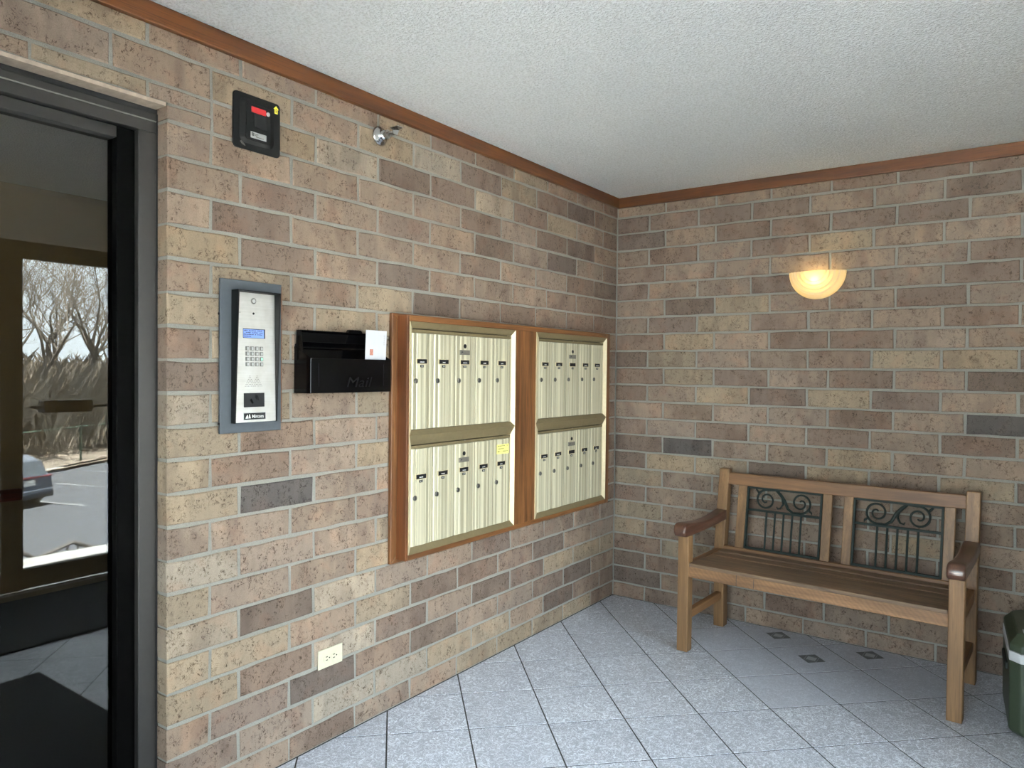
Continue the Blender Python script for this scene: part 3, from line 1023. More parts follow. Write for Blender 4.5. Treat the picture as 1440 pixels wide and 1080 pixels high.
# envelope standing in the box, leaning against the back
env = MB()
e0 = [(0.078, -2.150, 1.302), (0.078, -2.045, 1.302), (0.062, -2.020, 1.531), (0.062, -2.127, 1.531)]
env.hexa(e0, [(x + 0.0016, y, z) for x, y, z in e0])
eo = env.build('envelope', M['paper'], origin=(0.078, -2.1, 1.302))
tag(eo, 'white stamped envelope sticking up out of the black wall mailbox', 'envelope')
def on_env(s, t):
    a = Vector(e0[0]).lerp(Vector(e0[1]), s)
    b = Vector(e0[3]).lerp(Vector(e0[2]), s)
    return a.lerp(b, t) + Vector((0.0022, 0, 0.0001))
def env_patch(name, s0, s1, t0, t1, m):
    a = MB()
    qd = [on_env(s0, t0), on_env(s1, t0), on_env(s1, t1), on_env(s0, t1)]
    a.hexa(qd, [p + Vector((0.0002, 0, 0)) for p in qd])
    a.build(name, m, eo)
env_patch('stamp', 0.20, 0.36, 0.585, 0.685, M['stamp'])
for i in range(5):
    env_patch('printed_line', 0.86, 0.90, 0.76 + i * 0.035, 0.785 + i * 0.035, M['silver_label'])

# ------------------------------------------------------------------ door entry panel
ic = thing('door_intercom', 'steel door intercom with keypad in a slate grey wall plate', 'intercom', (0, -2.585, 1.17))
MB().box(0.0005, 0.006, -2.69, -2.461, 1.20, 1.662).build('backing_board', M['oak_y'], ic)
MB().box(0.004, 0.014, -2.700, -2.470, 1.173, 1.668).build('wall_plate', M['slate'], ic, 0.0012)
for z in (1.555, 1.205):
    MB().lathe([(0, 0.004), (0.003, 0.004)], (0.009, -2.7035, z), (0, 1, 0), 10).build('bolt', M['black_matte'], ic)
H0, H1, HB, HT = -2.661, -2.500, 1.205, 1.634
XT, XB = 0.052, 0.034
hood = MB()
hood.prism([(0.014, H0, HB), (XB, H0, HB), (XT, H0, HT), (0.014, H0, HT)], (0, 0.004, 0))
hood.build('hood_side', M['black_satin'], ic)
hood = MB()
hood.prism([(0.014, H1 - 0.004, HB), (XB, H1 - 0.004, HB), (XT, H1 - 0.004, HT), (0.014, H1 - 0.004, HT)], (0, 0.004, 0))
hood.build('hood_side', M['black_satin'], ic)
MB().box(0.014, XT, H0, H1, HT - 0.004, HT).build('hood_top', M['black_satin'], ic)
P0, P1, PB, PT = -2.656, -2.5045, 1.207, 1.629
def pxz(z):
    return 0.022 + (PT - z) / (PT - PB) * 0.010
pan = MB()
pan.prism([(0.014, P0, PB), (pxz(PB), P0, PB), (pxz(PT), P0, PT), (0.014, P0, PT)], (0, P1 - P0, 0))
panel = pan.build('face_panel', M['steel'], ic)
def onp(y, z, dx=0.0):
    return (pxz(z) + dx, y, z)
MB().lathe([(0, 0.0095), (0.002, 0.0095), (0.003, 0.0075), (0.0032, 0)], onp(-2.5865, 1.603), (1, 0, 0), 20).build('camera_ring', M['lock'], panel)
MB().lathe([(0, 0.0062), (0.0042, 0.0060), (0.0045, 0)], onp(-2.5865, 1.603), (1, 0, 0), 16).build('camera_lens', M['silver_label'], panel)
MB().lathe([(0, 0.0038), (0.0006, 0.0038)], onp(-2.5865, 1.562), (1, 0, 0), 14).build('microphone_hole', M['black_matte'], panel)
MB().lathe([(0, 0.0018), (0.0008, 0.0015)], onp(-2.637, 1.563), (1, 0, 0), 8).build('screw', M['lock'], panel)
def ppatch(name, y0, y1, z0, z1, m, dx, parent, bev=0.0):
    a = MB()
    qd = [(pxz(z0) - 0.001, y0, z0), (pxz(z0) - 0.001, y1, z0), (pxz(z1) - 0.001, y1, z1), (pxz(z1) - 0.001, y0, z1)]
    a.hexa(qd, [(x + 0.001 + dx, y, z) for x, y, z in qd])
    return a.build(name, m, parent, bev)
t = NT('blue_lcd')
t.color(srgb(96, 120, 176))
t.b.inputs['Emission Color'].default_value = srgb(120, 150, 215)
t.b.inputs['Emission Strength'].default_value = 0.30
M['lcd'] = t.set(0.25)
lcd_frame = ppatch('display_frame', -2.6265, -2.5435, 1.481, 1.512, M['black_matte'], 0.0008, panel)
lcd = ppatch('display', -2.6255, -2.548, 1.4825, 1.5095, M['lcd'], 0.0012, lcd_frame)
rr = random.Random(9)
lt = MB()
for row, (ind, n) in enumerate(((0.000, 15), (0.007, 14), (0.000, 15), (0.000, 6))):
    for j in range(n):
        if rr.random() < 0.8:
            y = -2.6235 + ind + j * 0.0046
            z = 1.504 - row * 0.0062
            lt.box(pxz(z) + 0.0012, pxz(z) + 0.0014, y, y + 0.0034, z, z + rr.uniform(0.0022, 0.0036))
lt.build('display_lettering', M['ink'], lcd_frame)
key_names = ('1', '2', '3', 'A', '4', '5', '6', 'Z', '7', '8', '9', '#', '*', '0', '#', '<')
t = NT('green_key')
t.color(srgb(150, 200, 170))
t.b.inputs['Emission Color'].default_value = srgb(120, 255, 190)
t.b.inputs['Emission Strength'].default_value = 0.35
t.set(0.3)
for r in range(4):
    for c in range(4):
        ky, kz = -2.6115 + c * 0.0175, 1.4475 - r * 0.0172
        kb = ppatch('key', ky - 0.0066, ky + 0.0066, kz - 0.0066, kz + 0.0066, M['lock'], 0.0026, panel, 0.0006)
        ppatch('key_face', ky - 0.0022, ky + 0.0046, kz - 0.0046, kz + 0.0046, t.m if (r == 2 and c == 3) else M['silver_label'], 0.0029, kb)
gr = MB()
for row in range(7):
    z = 1.3575 - row * 0.0055
    for s, c0 in ((-1, -2.6025), (1, -2.5755)):
        for j in range(row + 1):
            y = c0 + (j - row / 2.0) * 0.0058
            if row >= 4 and ((s < 0 and y > -2.589) or (s > 0 and y < -2.589)):
                continue
            gr.lathe([(0, 0.00135), (0.0003, 0.00135)], (pxz(z), y, z), (1, 0, 0), 6)
go = gr.build('speaker_holes', M['black_matte'], panel)
go['kind'] = 'stuff'
card = ppatch('card_reader', -2.626, -2.549, 1.256, 1.302, M['black_matte'], 0.0020, panel, 0.0006)
ci = MB()
cx0 = pxz(1.28) + 0.0021
cw = [(-0.008, 0.004), (-0.002, 0.008), (0.006, -0.006), (0.000, -0.010)]
ci.prism([(cx0, -2.597 + a, 1.276 + b) for a, b in cw], (0.0003, 0, 0))
ci.build('card_symbol', M['black_gloss'], card)
wv = MB()
for rad in (0.006, 0.010, 0.014):
    wv.tube([(cx0 + 0.0002, -2.586 + rad * math.cos(a), 1.282 + rad * math.sin(a)) for a in [math.radians(-20 + 22 * i) for i in range(6)]], 0.0009, 4)
wv.build('wave_symbol', M['black_gloss'], card)
badge_rim = ppatch('badge_rim', -2.629, -2.544, 1.2135, 1.2385, M['silver_label'], 0.0010, panel, 0.0006)
badge = ppatch('badge', -2.627, -2.546, 1.2155, 1.2365, M['black_matte'], 0.0016, badge_rim)
bx0 = pxz(1.226) + 0.0018
lg = MB()
lg.prism([(bx0, -2.622, 1.2195), (bx0, -2.610, 1.2195), (bx0, -2.6135, 1.231), (bx0, -2.6155, 1.231)], (0.0003, 0, 0))
lg.prism([(bx0, -2.609, 1.2195), (bx0, -2.602, 1.2195), (bx0, -2.6055, 1.2325), (bx0, -2.608, 1.2325)], (0.0003, 0, 0))
lg.build('emblem', M['white_mark'], badge)
tv, tf = text_verts('Mircom', 0.0155, 'LEFT', 0.0003)
MB().add([(pxz(1.226) + 0.0020, -2.598 + v[0] * 0.92, 1.2205 + v[1]) for v in tv], tf).build('lettering', M['white_mark'], badge)

# ------------------------------------------------------------------ key safe near the ceiling
ks = thing('key_box', 'small black key box with red strip high on the brick wall', 'key box', (0, -2.5625, 2.097))
def rrect(y0, y1, z0, z1, r, x, n=4):
    pts = []
    for cy, cz, a0 in ((y1 - r, z1 - r, 0), (y0 + r, z1 - r, 90), (y0 + r, z0 + r, 180), (y1 - r, z0 + r, 270)):
        for i in range(n + 1):
            a = math.radians(a0 + 90.0 * i / n)
            pts.append((x, cy + r * math.cos(a), cz + r * math.sin(a)))
    return pts
MB().prism(rrect(-2.652, -2.473, 2.096, 2.277, 0.014, 0.001), (0.006, 0, 0)).build('flange_plate', M['black_satin'], ks, 0.0015, 2)
bez = MB()
o1 = rrect(-2.630, -2.498, 2.116, 2.264, 0.022, 0.007)
o2 = rrect(-2.612, -2.516, 2.128, 2.250, 0.008, 0.013)
n = len(o1)
bez.add(o1 + o2, [(i, (i + 1) % n, n + (i + 1) % n, n + i) for i in range(n)] + [tuple(range(n - 1, -1, -1)), tuple(range(n, 2 * n))])
bez.build('bezel', M['black_satin'], ks, 0.0008)
dr = MB().prism(rrect(-2.609, -2.519, 2.131, 2.247, 0.006, 0.013), (0.004, 0, 0)).build('lid', M['black_satin'], ks, 0.001)
MB().box(0.017, 0.0175, -2.592, -2.537, 2.219, 2.238).build('red_strip', M['red_print'], dr)
MB().lathe([(0, 0.007), (0.002, 0.007), (0.0025, 0.005)], (0.017, -2.529, 2.228), (1, 0, 0), 16).build('round_seal', M['silver_label'], dr)
MB().box(0.017, 0.0215, -2.583, -2.536, 2.170, 2.2155).build('cover_flap', M['black_matte'], dr, 0.0015)
pl = MB().box(0.017, 0.0176, -2.595, -2.535, 2.136, 2.156).build('name_plate', M['silver_label'], dr, 0.0002)
pm = MB().box(0.0176, 0.0178, -2.591, -2.582, 2.143, 2.153)
pm.build('black_square', M['black_matte'], pl)
tv, tf = text_verts('K', 0.0105)
MB().add([(0.0180, -2.5895 + v[0], 2.1445 + v[1]) for v in tv], tf).build('lettering', M['silver_label'], pl)
pm = MB()
for i, (ya, yb) in enumerate(((-2.579, -2.566), (-2.579, -2.570), (-2.575, -2.545))):
    pm.box(0.0176, 0.0178, ya, yb, 2.1485 - i * 0.0042, 2.1510 - i * 0.0042)
pm.build('small_print', M['grey_label'], pl)
ar = MB().prism([(0.0072, -2.496, 2.243), (0.0072, -2.484, 2.243), (0.0072, -2.484, 2.258), (0.0072, -2.4795, 2.258), (0.0072, -2.490, 2.269), (0.0072, -2.5005, 2.258), (0.0072, -2.496, 2.258)], (0.0004, 0, 0))
aro = ar.build('arrow_sticker', M['yellow_print'], ks)
am = MB()
for i in range(3):
    am.box(0.0076, 0.0078, -2.4925, -2.4875, 2.247 + i * 0.0045, 2.2495 + i * 0.0045)
am.build('small_print', M['ink'], aro)
MB().prism([(0.0082, -2.628, 2.118), (0.0082, -2.622, 2.110), (0.0082, -2.608, 2.106), (0.0082, -2.612, 2.112), (0.0082, -2.624, 2.121)], (0.001, 0, 0)).build('scuff', M['lock'], ks)

# ------------------------------------------------------------------ sidewall sprinkler
sp = thing('fire_sprinkler', 'chrome sidewall fire sprinkler head just below the ceiling trim', 'sprinkler', (0, -2.005, 2.297))
SY, SZ = -2.005, 2.297
MB().lathe([(0.001, 0.038), (0.004, 0.0385), (0.010, 0.034), (0.016, 0.024), (0.024, 0.019), (0.032, 0.0175)], (0, SY, SZ), (1, 0, 0), 28).build('escutcheon', M['chrome'], sp, smooth=True)
MB().lathe([(0.022, 0.013), (0.040, 0.013), (0.040, 0.017), (0.050, 0.017), (0.050, 0.012), (0.056, 0.010), (0.056, 0.0)], (0, SY, SZ), (1, 0, 0), 6).build('body', M['nickel'], sp)
for s in (-1, 1):
    MB().tube([(0.052, SY + s * 0.012, SZ), (0.066, SY + s * 0.015, SZ), (0.080, SY + s * 0.008, SZ), (0.086, SY, SZ)], 0.0028, 6).build('frame_arm', M['chrome'], sp)
MB().tube([(0.055, SY, SZ), (0.083, SY, SZ)], 0.0032, 8).build('glass_bulb', M['lock'], sp)
df = MB()
df.prism([(0.086, SY - 0.019, SZ + 0.012), (0.086, SY + 0.019, SZ + 0.012), (0.086, SY + 0.010, SZ - 0.008), (0.086, SY - 0.010, SZ - 0.008)], (0.002, 0, 0))
df.prism([(0.080, SY - 0.022, SZ + 0.012), (0.112, SY - 0.014, SZ + 0.017), (0.112, SY + 0.014, SZ + 0.017), (0.080, SY + 0.022, SZ + 0.012)], (0, 0, 0.002))
df.build('deflector', M['chrome'], sp)

# ------------------------------------------------------------------ power outlet
ol = thing('power_outlet', 'ivory duplex power outlet low on the brick wall', 'outlet', (0, -2.2395, 0.281))
MB().box(0.001, 0.006, -2.2965, -2.1825, 0.281, 0.351).build('cover_plate', M['ivory'], ol, 0.002, 2)
for cy in (-2.256, -2.222):
    rc = MB().lathe([(0.0, 0.0165), (0.0075, 0.0165), (0.0082, 0.0155), (0.0083, 0.0)], (0, cy, 0.3155), (1, 0, 0), 20).build('receptacle', M['ivory'], ol)
    for dz in (-0.006, 0.006):
        MB().box(0.008, 0.0087, cy - 0.008, cy + 0.001, 0.3155 + dz - 0.0014, 0.3155 + dz + 0.0014).build('slot', M['black_matte'], rc)
    MB().lathe([(0, 0.0027), (0.0004, 0.0027)], (0.0083, cy + 0.0085, 0.3155), (1, 0, 0), 10).build('slot', M['black_matte'], rc)
MB().lathe([(0, 0.003), (0.001, 0.0025)], (0.006, -2.239, 0.3155), (1, 0, 0), 8).build('screw', M['nickel'], ol)

# ------------------------------------------------------------------ wall sconce
def shade_material():
    t = NT('frosted_shade')
    tr = t.n('ShaderNodeBsdfTranslucent')
    tr.inputs['Color'].default_value = (1.0, 0.86, 0.50, 1)
    df_ = t.n('ShaderNodeBsdfDiffuse')
    df_.inputs['Color'].default_value = (0.88, 0.82, 0.68, 1)
    mx = t.n('ShaderNodeMixShader')
    mx.inputs[0].default_value = 0.55
    t.l(df_.outputs[0], mx.inputs[1])
    t.l(tr.outputs[0], mx.inputs[2])
    t.l(mx.outputs[0], t.out.inputs['Surface'])
    return t.m
M['shade'] = shade_material()
t = NT('lamp_bulb')
t.color(srgb(255, 240, 210))
t.b.inputs['Emission Color'].default_value = (1.0, 0.80, 0.42, 1)
t.b.inputs['Emission Strength'].default_value = 62.0
M['bulb'] = t.m

def make_sconce(label, loc, rz):
    # local frame: wall is the plane y=0, the room is towards -y, origin at the middle of the top rim
    s = thing('wall_sconce', label, 'sconce', loc)
    R, D = 0.1425, 0.072
    prof = []
    for i in range(0, 57):
        r = R * i / 56.0
        dep = D * math.sqrt(max(0.0, 1 - (r / R) ** 2)) ** 1.1
        rib = 0.0030 * math.cos(r / R * 2 * math.pi * 7.0) if 0.36 < r / R < 0.97 else 0.0
        prof.append((-(dep + rib) - 0.002, r))
    prof2 = [(d_ + 0.004, max(0.0, r - 0.003)) for d_, r in prof]
    o = Vector(loc)
    mb = MB()
    mb.lathe(prof, o, (0, 1, 0), 40, math.pi, 2 * math.pi, ref=(1, 0, 0))
    mb.lathe(prof2, o, (0, 1, 0), 40, math.pi, 2 * math.pi, ref=(1, 0, 0))
    sh = mb.build('shade', M['shade'], s, smooth=True)
    zsum = sum(v.co.z for v in sh.data.vertices)
    if zsum > 0:
        for v in sh.data.vertices:
            v.co.z = -v.co.z
        sh.data.flip_normals()
    MB().box(o.x - 0.05, o.x + 0.05, o.y - 0.012, o.y - 0.001, o.z - 0.10, o.z - 0.02).build('wall_plate', M['nickel'], s, 0.003)
    MB().lathe([(0, 0.012), (0.018, 0.012)], (o.x, o.y - 0.03, o.z - 0.075), (0, 0, 1), 12).build('lamp_holder', M['ivory'], s)
    MB().lathe([(-0.019, 0.0), (-0.014, 0.010), (0.0, 0.015), (0.012, 0.011), (0.018, 0.0)], (o.x, o.y - 0.046, o.z - 0.044), (0, 0, 1), 16).build('bulb', M['bulb'], s, smooth=True)
    s.rotation_euler = (0, 0, rz)
    return s
make_sconce('lit frosted half bowl sconce on the back brick wall', (1.1715, -0.001, 1.914), 0.0)
make_sconce('lit half bowl sconce seen dimly in the lobby beyond the glass', (LX + 0.002, -2.66, 1.95), math.pi / 2)

# ------------------------------------------------------------------ bench
bench = thing('garden_bench', 'wooden two seat bench with green scrollwork back against the back wall', 'bench', (1.30, -0.40, 0.0))
def yb(z):
    return -0.19 + (z - 0.42) * 0.1556
X0, X1 = 0.690, 1.910
LW = 0.056
YF = -0.640
for xa in (X0, X1 - LW):
    MB().box(xa, xa + LW, YF, YF + 0.056, 0.0, 0.575).build('front_leg', M['teak_z'], bench, 0.004, 2)
    pl_ = [(-0.178, 0.0), (-0.120, 0.0), (-0.128, 0.40), (yb(0.857) + 0.042, 0.857), (yb(0.857), 0.857), (yb(0.44), 0.44)]
    MB().prism([(xa, y, z) for y, z in pl_], (LW, 0, 0)).build('rear_post', M['teak_z'], bench, 0.004, 2)
    # arm
    top = [(-0.690, 0.592), (-0.693, 0.612), (-0.684, 0.632), (-0.665, 0.641), (-0.63, 0.641), (-0.56, 0.632), (-0.46, 0.622), (-0.36, 0.622), (-0.26, 0.630), (-0.160, 0.640)]
    bot = [(-0.160, 0.586), (-0.30, 0.578), (-0.45, 0.575), (-0.62, 0.574), (-0.675, 0.576)]
    MB().prism([(xa - 0.004, y, z) for y, z in top + bot], (0.066, 0, 0)).build('armrest', M['arm'], bench, 0.011, 3, smooth=True)
    MB().box(xa + 0.012, xa + 0.044, YF + 0.05, -0.17, 0.150, 0.192).build('side_stretcher', M['teak_y'], bench, 0.003)
    MB().box(xa + 0.010, xa + 0.046, YF + 0.05, -0.17, 0.374, 0.430).build('seat_rail', M['teak_y'], bench, 0.003)
ap = MB().box(X0 + LW - 0.002, X1 - LW + 0.002, YF + 0.006, YF + 0.034, 0.373, 0.438).build('front_apron', M['teak_apron'], bench, 0.004, 2)
for xx, za, zb in ((0.985, 0.375, 0.436), (1.068, 0.379, 0.420)):
    MB().box(xx, xx + 0.0022, YF + 0.0052, YF + 0.0064, za, zb).build('joint_line', M['ink'], ap)
sl_y = [(-0.640, -0.545), (-0.536, -0.452), (-0.443, -0.368), (-0.359, -0.284), (-0.275, -0.205)]
for i, (ya, ye) in enumerate(sl_y):
    dz = (0.0, -0.004, -0.008, -0.009, -0.006)[i]
    xa, xe = (X0 + LW + 0.001, X1 - LW - 0.001)
    MB().box(xa, xe, ya + (0.004 if i == 0 else 0), ye, 0.425 + dz, 0.4435 + dz).build('seat_slat', M['teak_slat'], bench, 0.004, 2)
def backbox(xa, xe, za, ze, t0, t1):
    return MB().hexa([(xa, yb(za) + t0, za), (xe, yb(za) + t0, za), (xe, yb(za) + t1, za), (xa, yb(za) + t1, za)],
                     [(xa, yb(ze) + t0, ze), (xe, yb(ze) + t0, ze), (xe, yb(ze) + t1, ze), (xa, yb(ze) + t1, ze)])
backbox(X0 + LW - 0.002, X1 - LW + 0.002, 0.775, 0.838, 0.002, 0.032).build('top_rail', M['teak_x'], bench, 0.004, 2)
backbox(X0 + LW - 0.002, X1 - LW + 0.002, 0.412, 0.449, -0.004, 0.026).build('back_rail', M['teak_x'], bench, 0.004, 2)
for xa, xe in ((0.801, 0.850), (1.237, 1.283), (1.337, 1.381), (1.770, 1.816)):
    backbox(xa, xe, 0.446, 0.778, 0.006, 0.022).build('back_slat', M['teak_z'], bench, 0.003)
def bp(x, z, t=0.012):
    return (x, yb(z) + t, z)
for pi_, (xa, xe) in enumerate(((0.851, 1.236), (1.382, 1.770))):
    pan = MB()
    z0, z1, zm = 0.450, 0.775, 0.654
    fw = 0.010
    fo = backbox(xa, xa + fw, z0, z1, 0.005, 0.019)
    fo.v += []
    for args in ((xe - fw, xe, z0, z1), (xa, xe, z0, z0 + fw), (xa, xe, z1 - fw, z1), (xa, xe, zm - 0.005, zm + 0.005)):
        b = backbox(args[0], args[1], args[2], args[3], 0.005, 0.019)
        fo.add(b.v, b.f)
    panel_o = fo.build('iron_panel', M['iron'], bench, 0.0)
    w = xe - xa
    cx = (xa + xe) / 2
    for i in range(5):
        x = cx + 0.004 + (i - 2) * 0.044
        MB().tube([bp(x, z0 + 0.004), bp(x, zm)], 0.0052, 8).build('bar', M['iron'], panel_o)
    sgn = 1 if pi_ == 0 else -1
    zc_ = (zm + z1) / 2
    def loc2(a, b):
        return bp(cx + sgn * a * w, zc_ + b, 0.012)
    def spiral(c, rot):
        # volute wound counter-clockwise from its outer end on top; rot=pi turns it upside down
        pts = []
        N = 44
        for i in range(N + 1):
            f = i / N
            th = math.pi * 0.42 + f * 2 * math.pi * 1.62
            r = 0.046 * (1 - f) ** 0.75 + 0.007
            px, pz = r * math.cos(th), r * math.sin(th)
            if rot:
                px, pz = -px, -pz
            pts.append((c[0] * w + px, c[1] + pz))
        return pts
    sL = spiral((-0.235, -0.002), False)
    sR = spiral((0.225, 0.0), True)
    P = lambda q: bp(cx + sgn * q[0], zc_ + q[1], 0.012)
    def taper(k, a, b):
        return [a + (b - a) * i / (k - 1) for i in range(k)]
    sc = MB()
    sc.tube([P(q) for q in sL], taper(len(sL), 0.0058, 0.0042), 6)
    sc.tube([P(q) for q in sR], taper(len(sR), 0.0058, 0.0042), 6)
    a, b = sL[0], sR[0]
    stem = [a, (a[0] + 0.035, a[1] + 0.004), (a[0] + 0.060, a[1] - 0.018), ((a[0] + b[0]) / 2 + 0.006, (a[1] + b[1]) / 2 + 0.006), (b[0] - 0.050, b[1] + 0.016), (b[0] - 0.024, b[1] - 0.002), b]
    sc.tube([P(q) for q in stem], [0.006, 0.0075, 0.009, 0.0085, 0.0075, 0.0065, 0.006], 6)
    # leaf curls that leave the stem
    m_ = stem[3]
    sc.tube([P(q) for q in ((m_[0] - 0.012, m_[1] + 0.008), (m_[0] - 0.006, m_[1] - 0.020), (m_[0] - 0.018, m_[1] - 0.042), (m_[0] - 0.034, m_[1] - 0.046), (m_[0] - 0.038, m_[1] - 0.036))], [0.006, 0.006, 0.005, 0.0045, 0.003], 6)
    sc.tube([P(q) for q in ((a[0] + 0.045, a[1] - 0.006), (a[0] + 0.058, a[1] + 0.012), (a[0] + 0.070, a[1] + 0.014))], [0.006, 0.005, 0.003], 6)
    sc.tube([P(q) for q in ((sL[5][0], sL[5][1]), (sL[5][0] - 0.016, sL[5][1] + 0.018), (sL[5][0] - 0.022, sL[5][1] + 0.026))], [0.006, 0.005, 0.0015], 6)
    sc.tube([P(q) for q in ((sR[5][0], sR[5][1]), (sR[5][0] + 0.016, sR[5][1] - 0.012), (sR[5][0] + 0.018, sR[5][1] - 0.022))], [0.006, 0.005, 0.0015], 6)
    sc.build('scrollwork', M['iron'], panel_o)
bench.rotation_euler = (0, 0, math.radians(-2.2))

# ------------------------------------------------------------------ green cooler at the right edge
cl = thing('cooler_box', 'dark green hard cooler with pale band beside the bench', 'cooler', (2.27, -0.43, 0.0))
CW, CD = 0.235, 0.215
def octa(hw, hd, c, z, cx=2.27, cy=-0.43):
    return [(cx - hw + c, cy - hd, z), (cx + hw - c, cy - hd, z), (cx + hw, cy - hd + c, z), (cx + hw, cy + hd - c, z), (cx + hw - c, cy + hd, z), (cx - hw + c, cy + hd, z), (cx - hw, cy + hd - c, z), (cx - hw, cy - hd + c, z)]
def loft(rings):
    m = MB()
    n = len(rings[0])
    vs = [p for r in rings for p in r]
    fs = [tuple(range(n - 1, -1, -1)), tuple((len(rings) - 1) * n + k for k in range(n))]
    for i in range(len(rings) - 1):
        for k in range(n):
            fs.append((i * n + k, i * n + (k + 1) % n, (i + 1) * n + (k + 1) % n, (i + 1) * n + k))
    return m.add(vs, fs)
loft([octa(CW - 0.014, CD - 0.014, 0.035, 0.0), octa(CW, CD, 0.035, 0.018), octa(CW + 0.002, CD + 0.002, 0.035, 0.285)]).build('body', M['green'], cl, 0.006, 2)
loft([octa(CW + 0.004, CD + 0.004, 0.035, 0.286), octa(CW + 0.004, CD + 0.004, 0.035, 0.323)]).build('band', M['band'], cl, 0.002)
ld = loft([octa(CW + 0.002, CD + 0.002, 0.035, 0.324), octa(CW + 0.002, CD + 0.002, 0.035, 0.350), octa(CW - 0.022, CD - 0.022, 0.035, 0.382), octa(CW - 0.024, CD - 0.024, 0.035, 0.388)]).build('lid', M['green'], cl, 0.004, 2)
MB().prism([(2.27 - 0.150, -0.63 - 0.018, 0.06), (2.27 + 0.150, -0.63 - 0.018, 0.06), (2.27 + 0.185, -0.63 - 0.018, 0.10), (2.27 + 0.185, -0.63 - 0.018, 0.255), (2.27 - 0.185, -0.63 - 0.018, 0.255), (2.27 - 0.185, -0.63 - 0.018, 0.10)], (0, 0.012, 0)).build('front_panel', M['green'], cl, 0.003)
MB().box(2.078, 2.140, -0.585, -0.535, 0.3885, 0.3895).build('warning_label', M['band'], ld)
lm = MB()
for i in range(3):
    lm.box(2.085, 2.133, -0.578 + i * 0.014, -0.570 + i * 0.014, 0.3895, 0.3899)
lm.build('label_print', M['ink'], ld)
MB().lathe([(0, 0.038), (0.0012, 0.036)], (2.20, -0.34, 0.388), (0, 0, 1), 20).build('cup_recess_shade', M['green_dark'], ld)  # flat dark disc paints the shade of a cup hollow
for sx in (-1, 1):
    MB().box(2.27 + sx * (CW + 0.003) - 0.008, 2.27 + sx * (CW + 0.003) + 0.008, -0.52, -0.34, 0.215, 0.245).build('side_handle', M['green_dark'], cl, 0.004)
cl.rotation_euler = (0, 0, math.radians(5.0))

# ------------------------------------------------------------------ outside: landing, steps, car park, wood (seen mirrored in the door glass)
struct(MB().box(WX + 0.2, 3.62, -8.0, 0.6, -0.30, -0.02).build('landing', M['concrete']))
LOT = -3.2
struct(MB().box(3.62, 36.5, -40, 60, LOT - 0.2, LOT).build('car_park', M['asphalt']))
struct(MB().box(3.62, 5.30, -4.0, 2.0, LOT, -1.30).build('lower_landing', M['concrete']))
def handrail(label, pts):
    x = 5.0
    h = thing('handrail', label, 'railing', (x, pts[0][0], -1.30))
    MB().tube([(x, y, z) for y, z in pts], 0.020, 8).build('top_bar', M['rail'], h)
    MB().tube([(x, y, z - 0.62) for y, z in pts], 0.016, 6).build('bottom_bar', M['rail'], h)
    for (ya, za), (yb_, zb_) in zip(pts[:-1], pts[1:]):
        n_ = max(2, int((yb_ - ya) / 0.085))
        for i in range(n_):
            f = (i + 0.5) / n_
            y, z = ya + (yb_ - ya) * f, za + (zb_ - za) * f
            MB().tube([(x, y, z - 0.62), (x, y, z)], 0.009, 5).build('baluster', M['rail'], h)
    for y, z in (pts[0], pts[-1]):
        MB().tube([(x, y, -1.30), (x, y, z)], 0.020, 8).build('post', M['rail'], h)
handrail('dark metal stair railing sloping down beside the concrete landing', [(-2.40, 0.52), (-1.20, -0.36)])
handrail('dark metal stair railing rising to a peak below the landing', [(-1.16, -0.36), (-0.875, -0.269), (-0.10, -0.66)])
def stripe(a, b, wd=0.12):
    a, b = Vector(a), Vector(b)
    d_ = (b - a).normalized()
    n_ = Vector((-d_.y, d_.x, 0)) * wd / 2
    m = MB()
    q = [a - n_, b - n_, b + n_, a + n_]
    m.hexa(q, [p + Vector((0, 0, 0.012)) for p in q])
    return m
DIR = Vector((-0.945, 0.327, 0))
lines = struct(stripe((28.9, 8.5, LOT), (23.4, 10.4, LOT)).build('parking_stripe', M['stripe']))
for a, b in (((31.4, 11.0, LOT), (26.2, 12.8, LOT)), ((27.8, 5.6, LOT), (22.9, 7.26, LOT)), ((27.0, 2.9, LOT), (21.9, 4.6, LOT)), ((33.8, 13.9, LOT), (28.9, 15.6, LOT))):
    stripe(a, b).build('stripe', M['stripe'], lines)
cb = MB()
cpts = [(27.5, -6.0), (29.8, 3.0), (30.4, 6.6), (32.1, 10.4), (34.6, 14.3), (40.0, 24.0)]
for i in range(len(cpts) - 1):
    a, b = Vector((*cpts[i], LOT)), Vector((*cpts[i + 1], LOT))
    cb2 = stripe(a, b, 0.35)
    cb.add([(x, y, z if z == LOT else LOT + 0.16) for x, y, z in cb2.v], cb2.f)
struct(cb.build('kerb', M['concrete']))
hl = MB()
NX, NY = 26, 30
rr = random.Random(3)
grid = []
for i in range(NX):
    for j in range(NY):
        y = -30 + j * 3.0
        xb = 29.0 + 0.45 * (y - 3.0) * (1 if y > 3 else 0.25)
        x = xb + i * 2.6
        z = LOT + 0.05 + max(0, i - 1) * 0.20 + rr.uniform(-0.12, 0.12) * (1 if i else 0)
        grid.append((x, y, z))
hl.add(grid, [(i * NY + j, (i + 1) * NY + j, (i + 1) * NY + j + 1, i * NY + j + 1) for i in range(NX - 1) for j in range(NY - 1)])
struct(hl.build('wooded_bank', M['litter']))

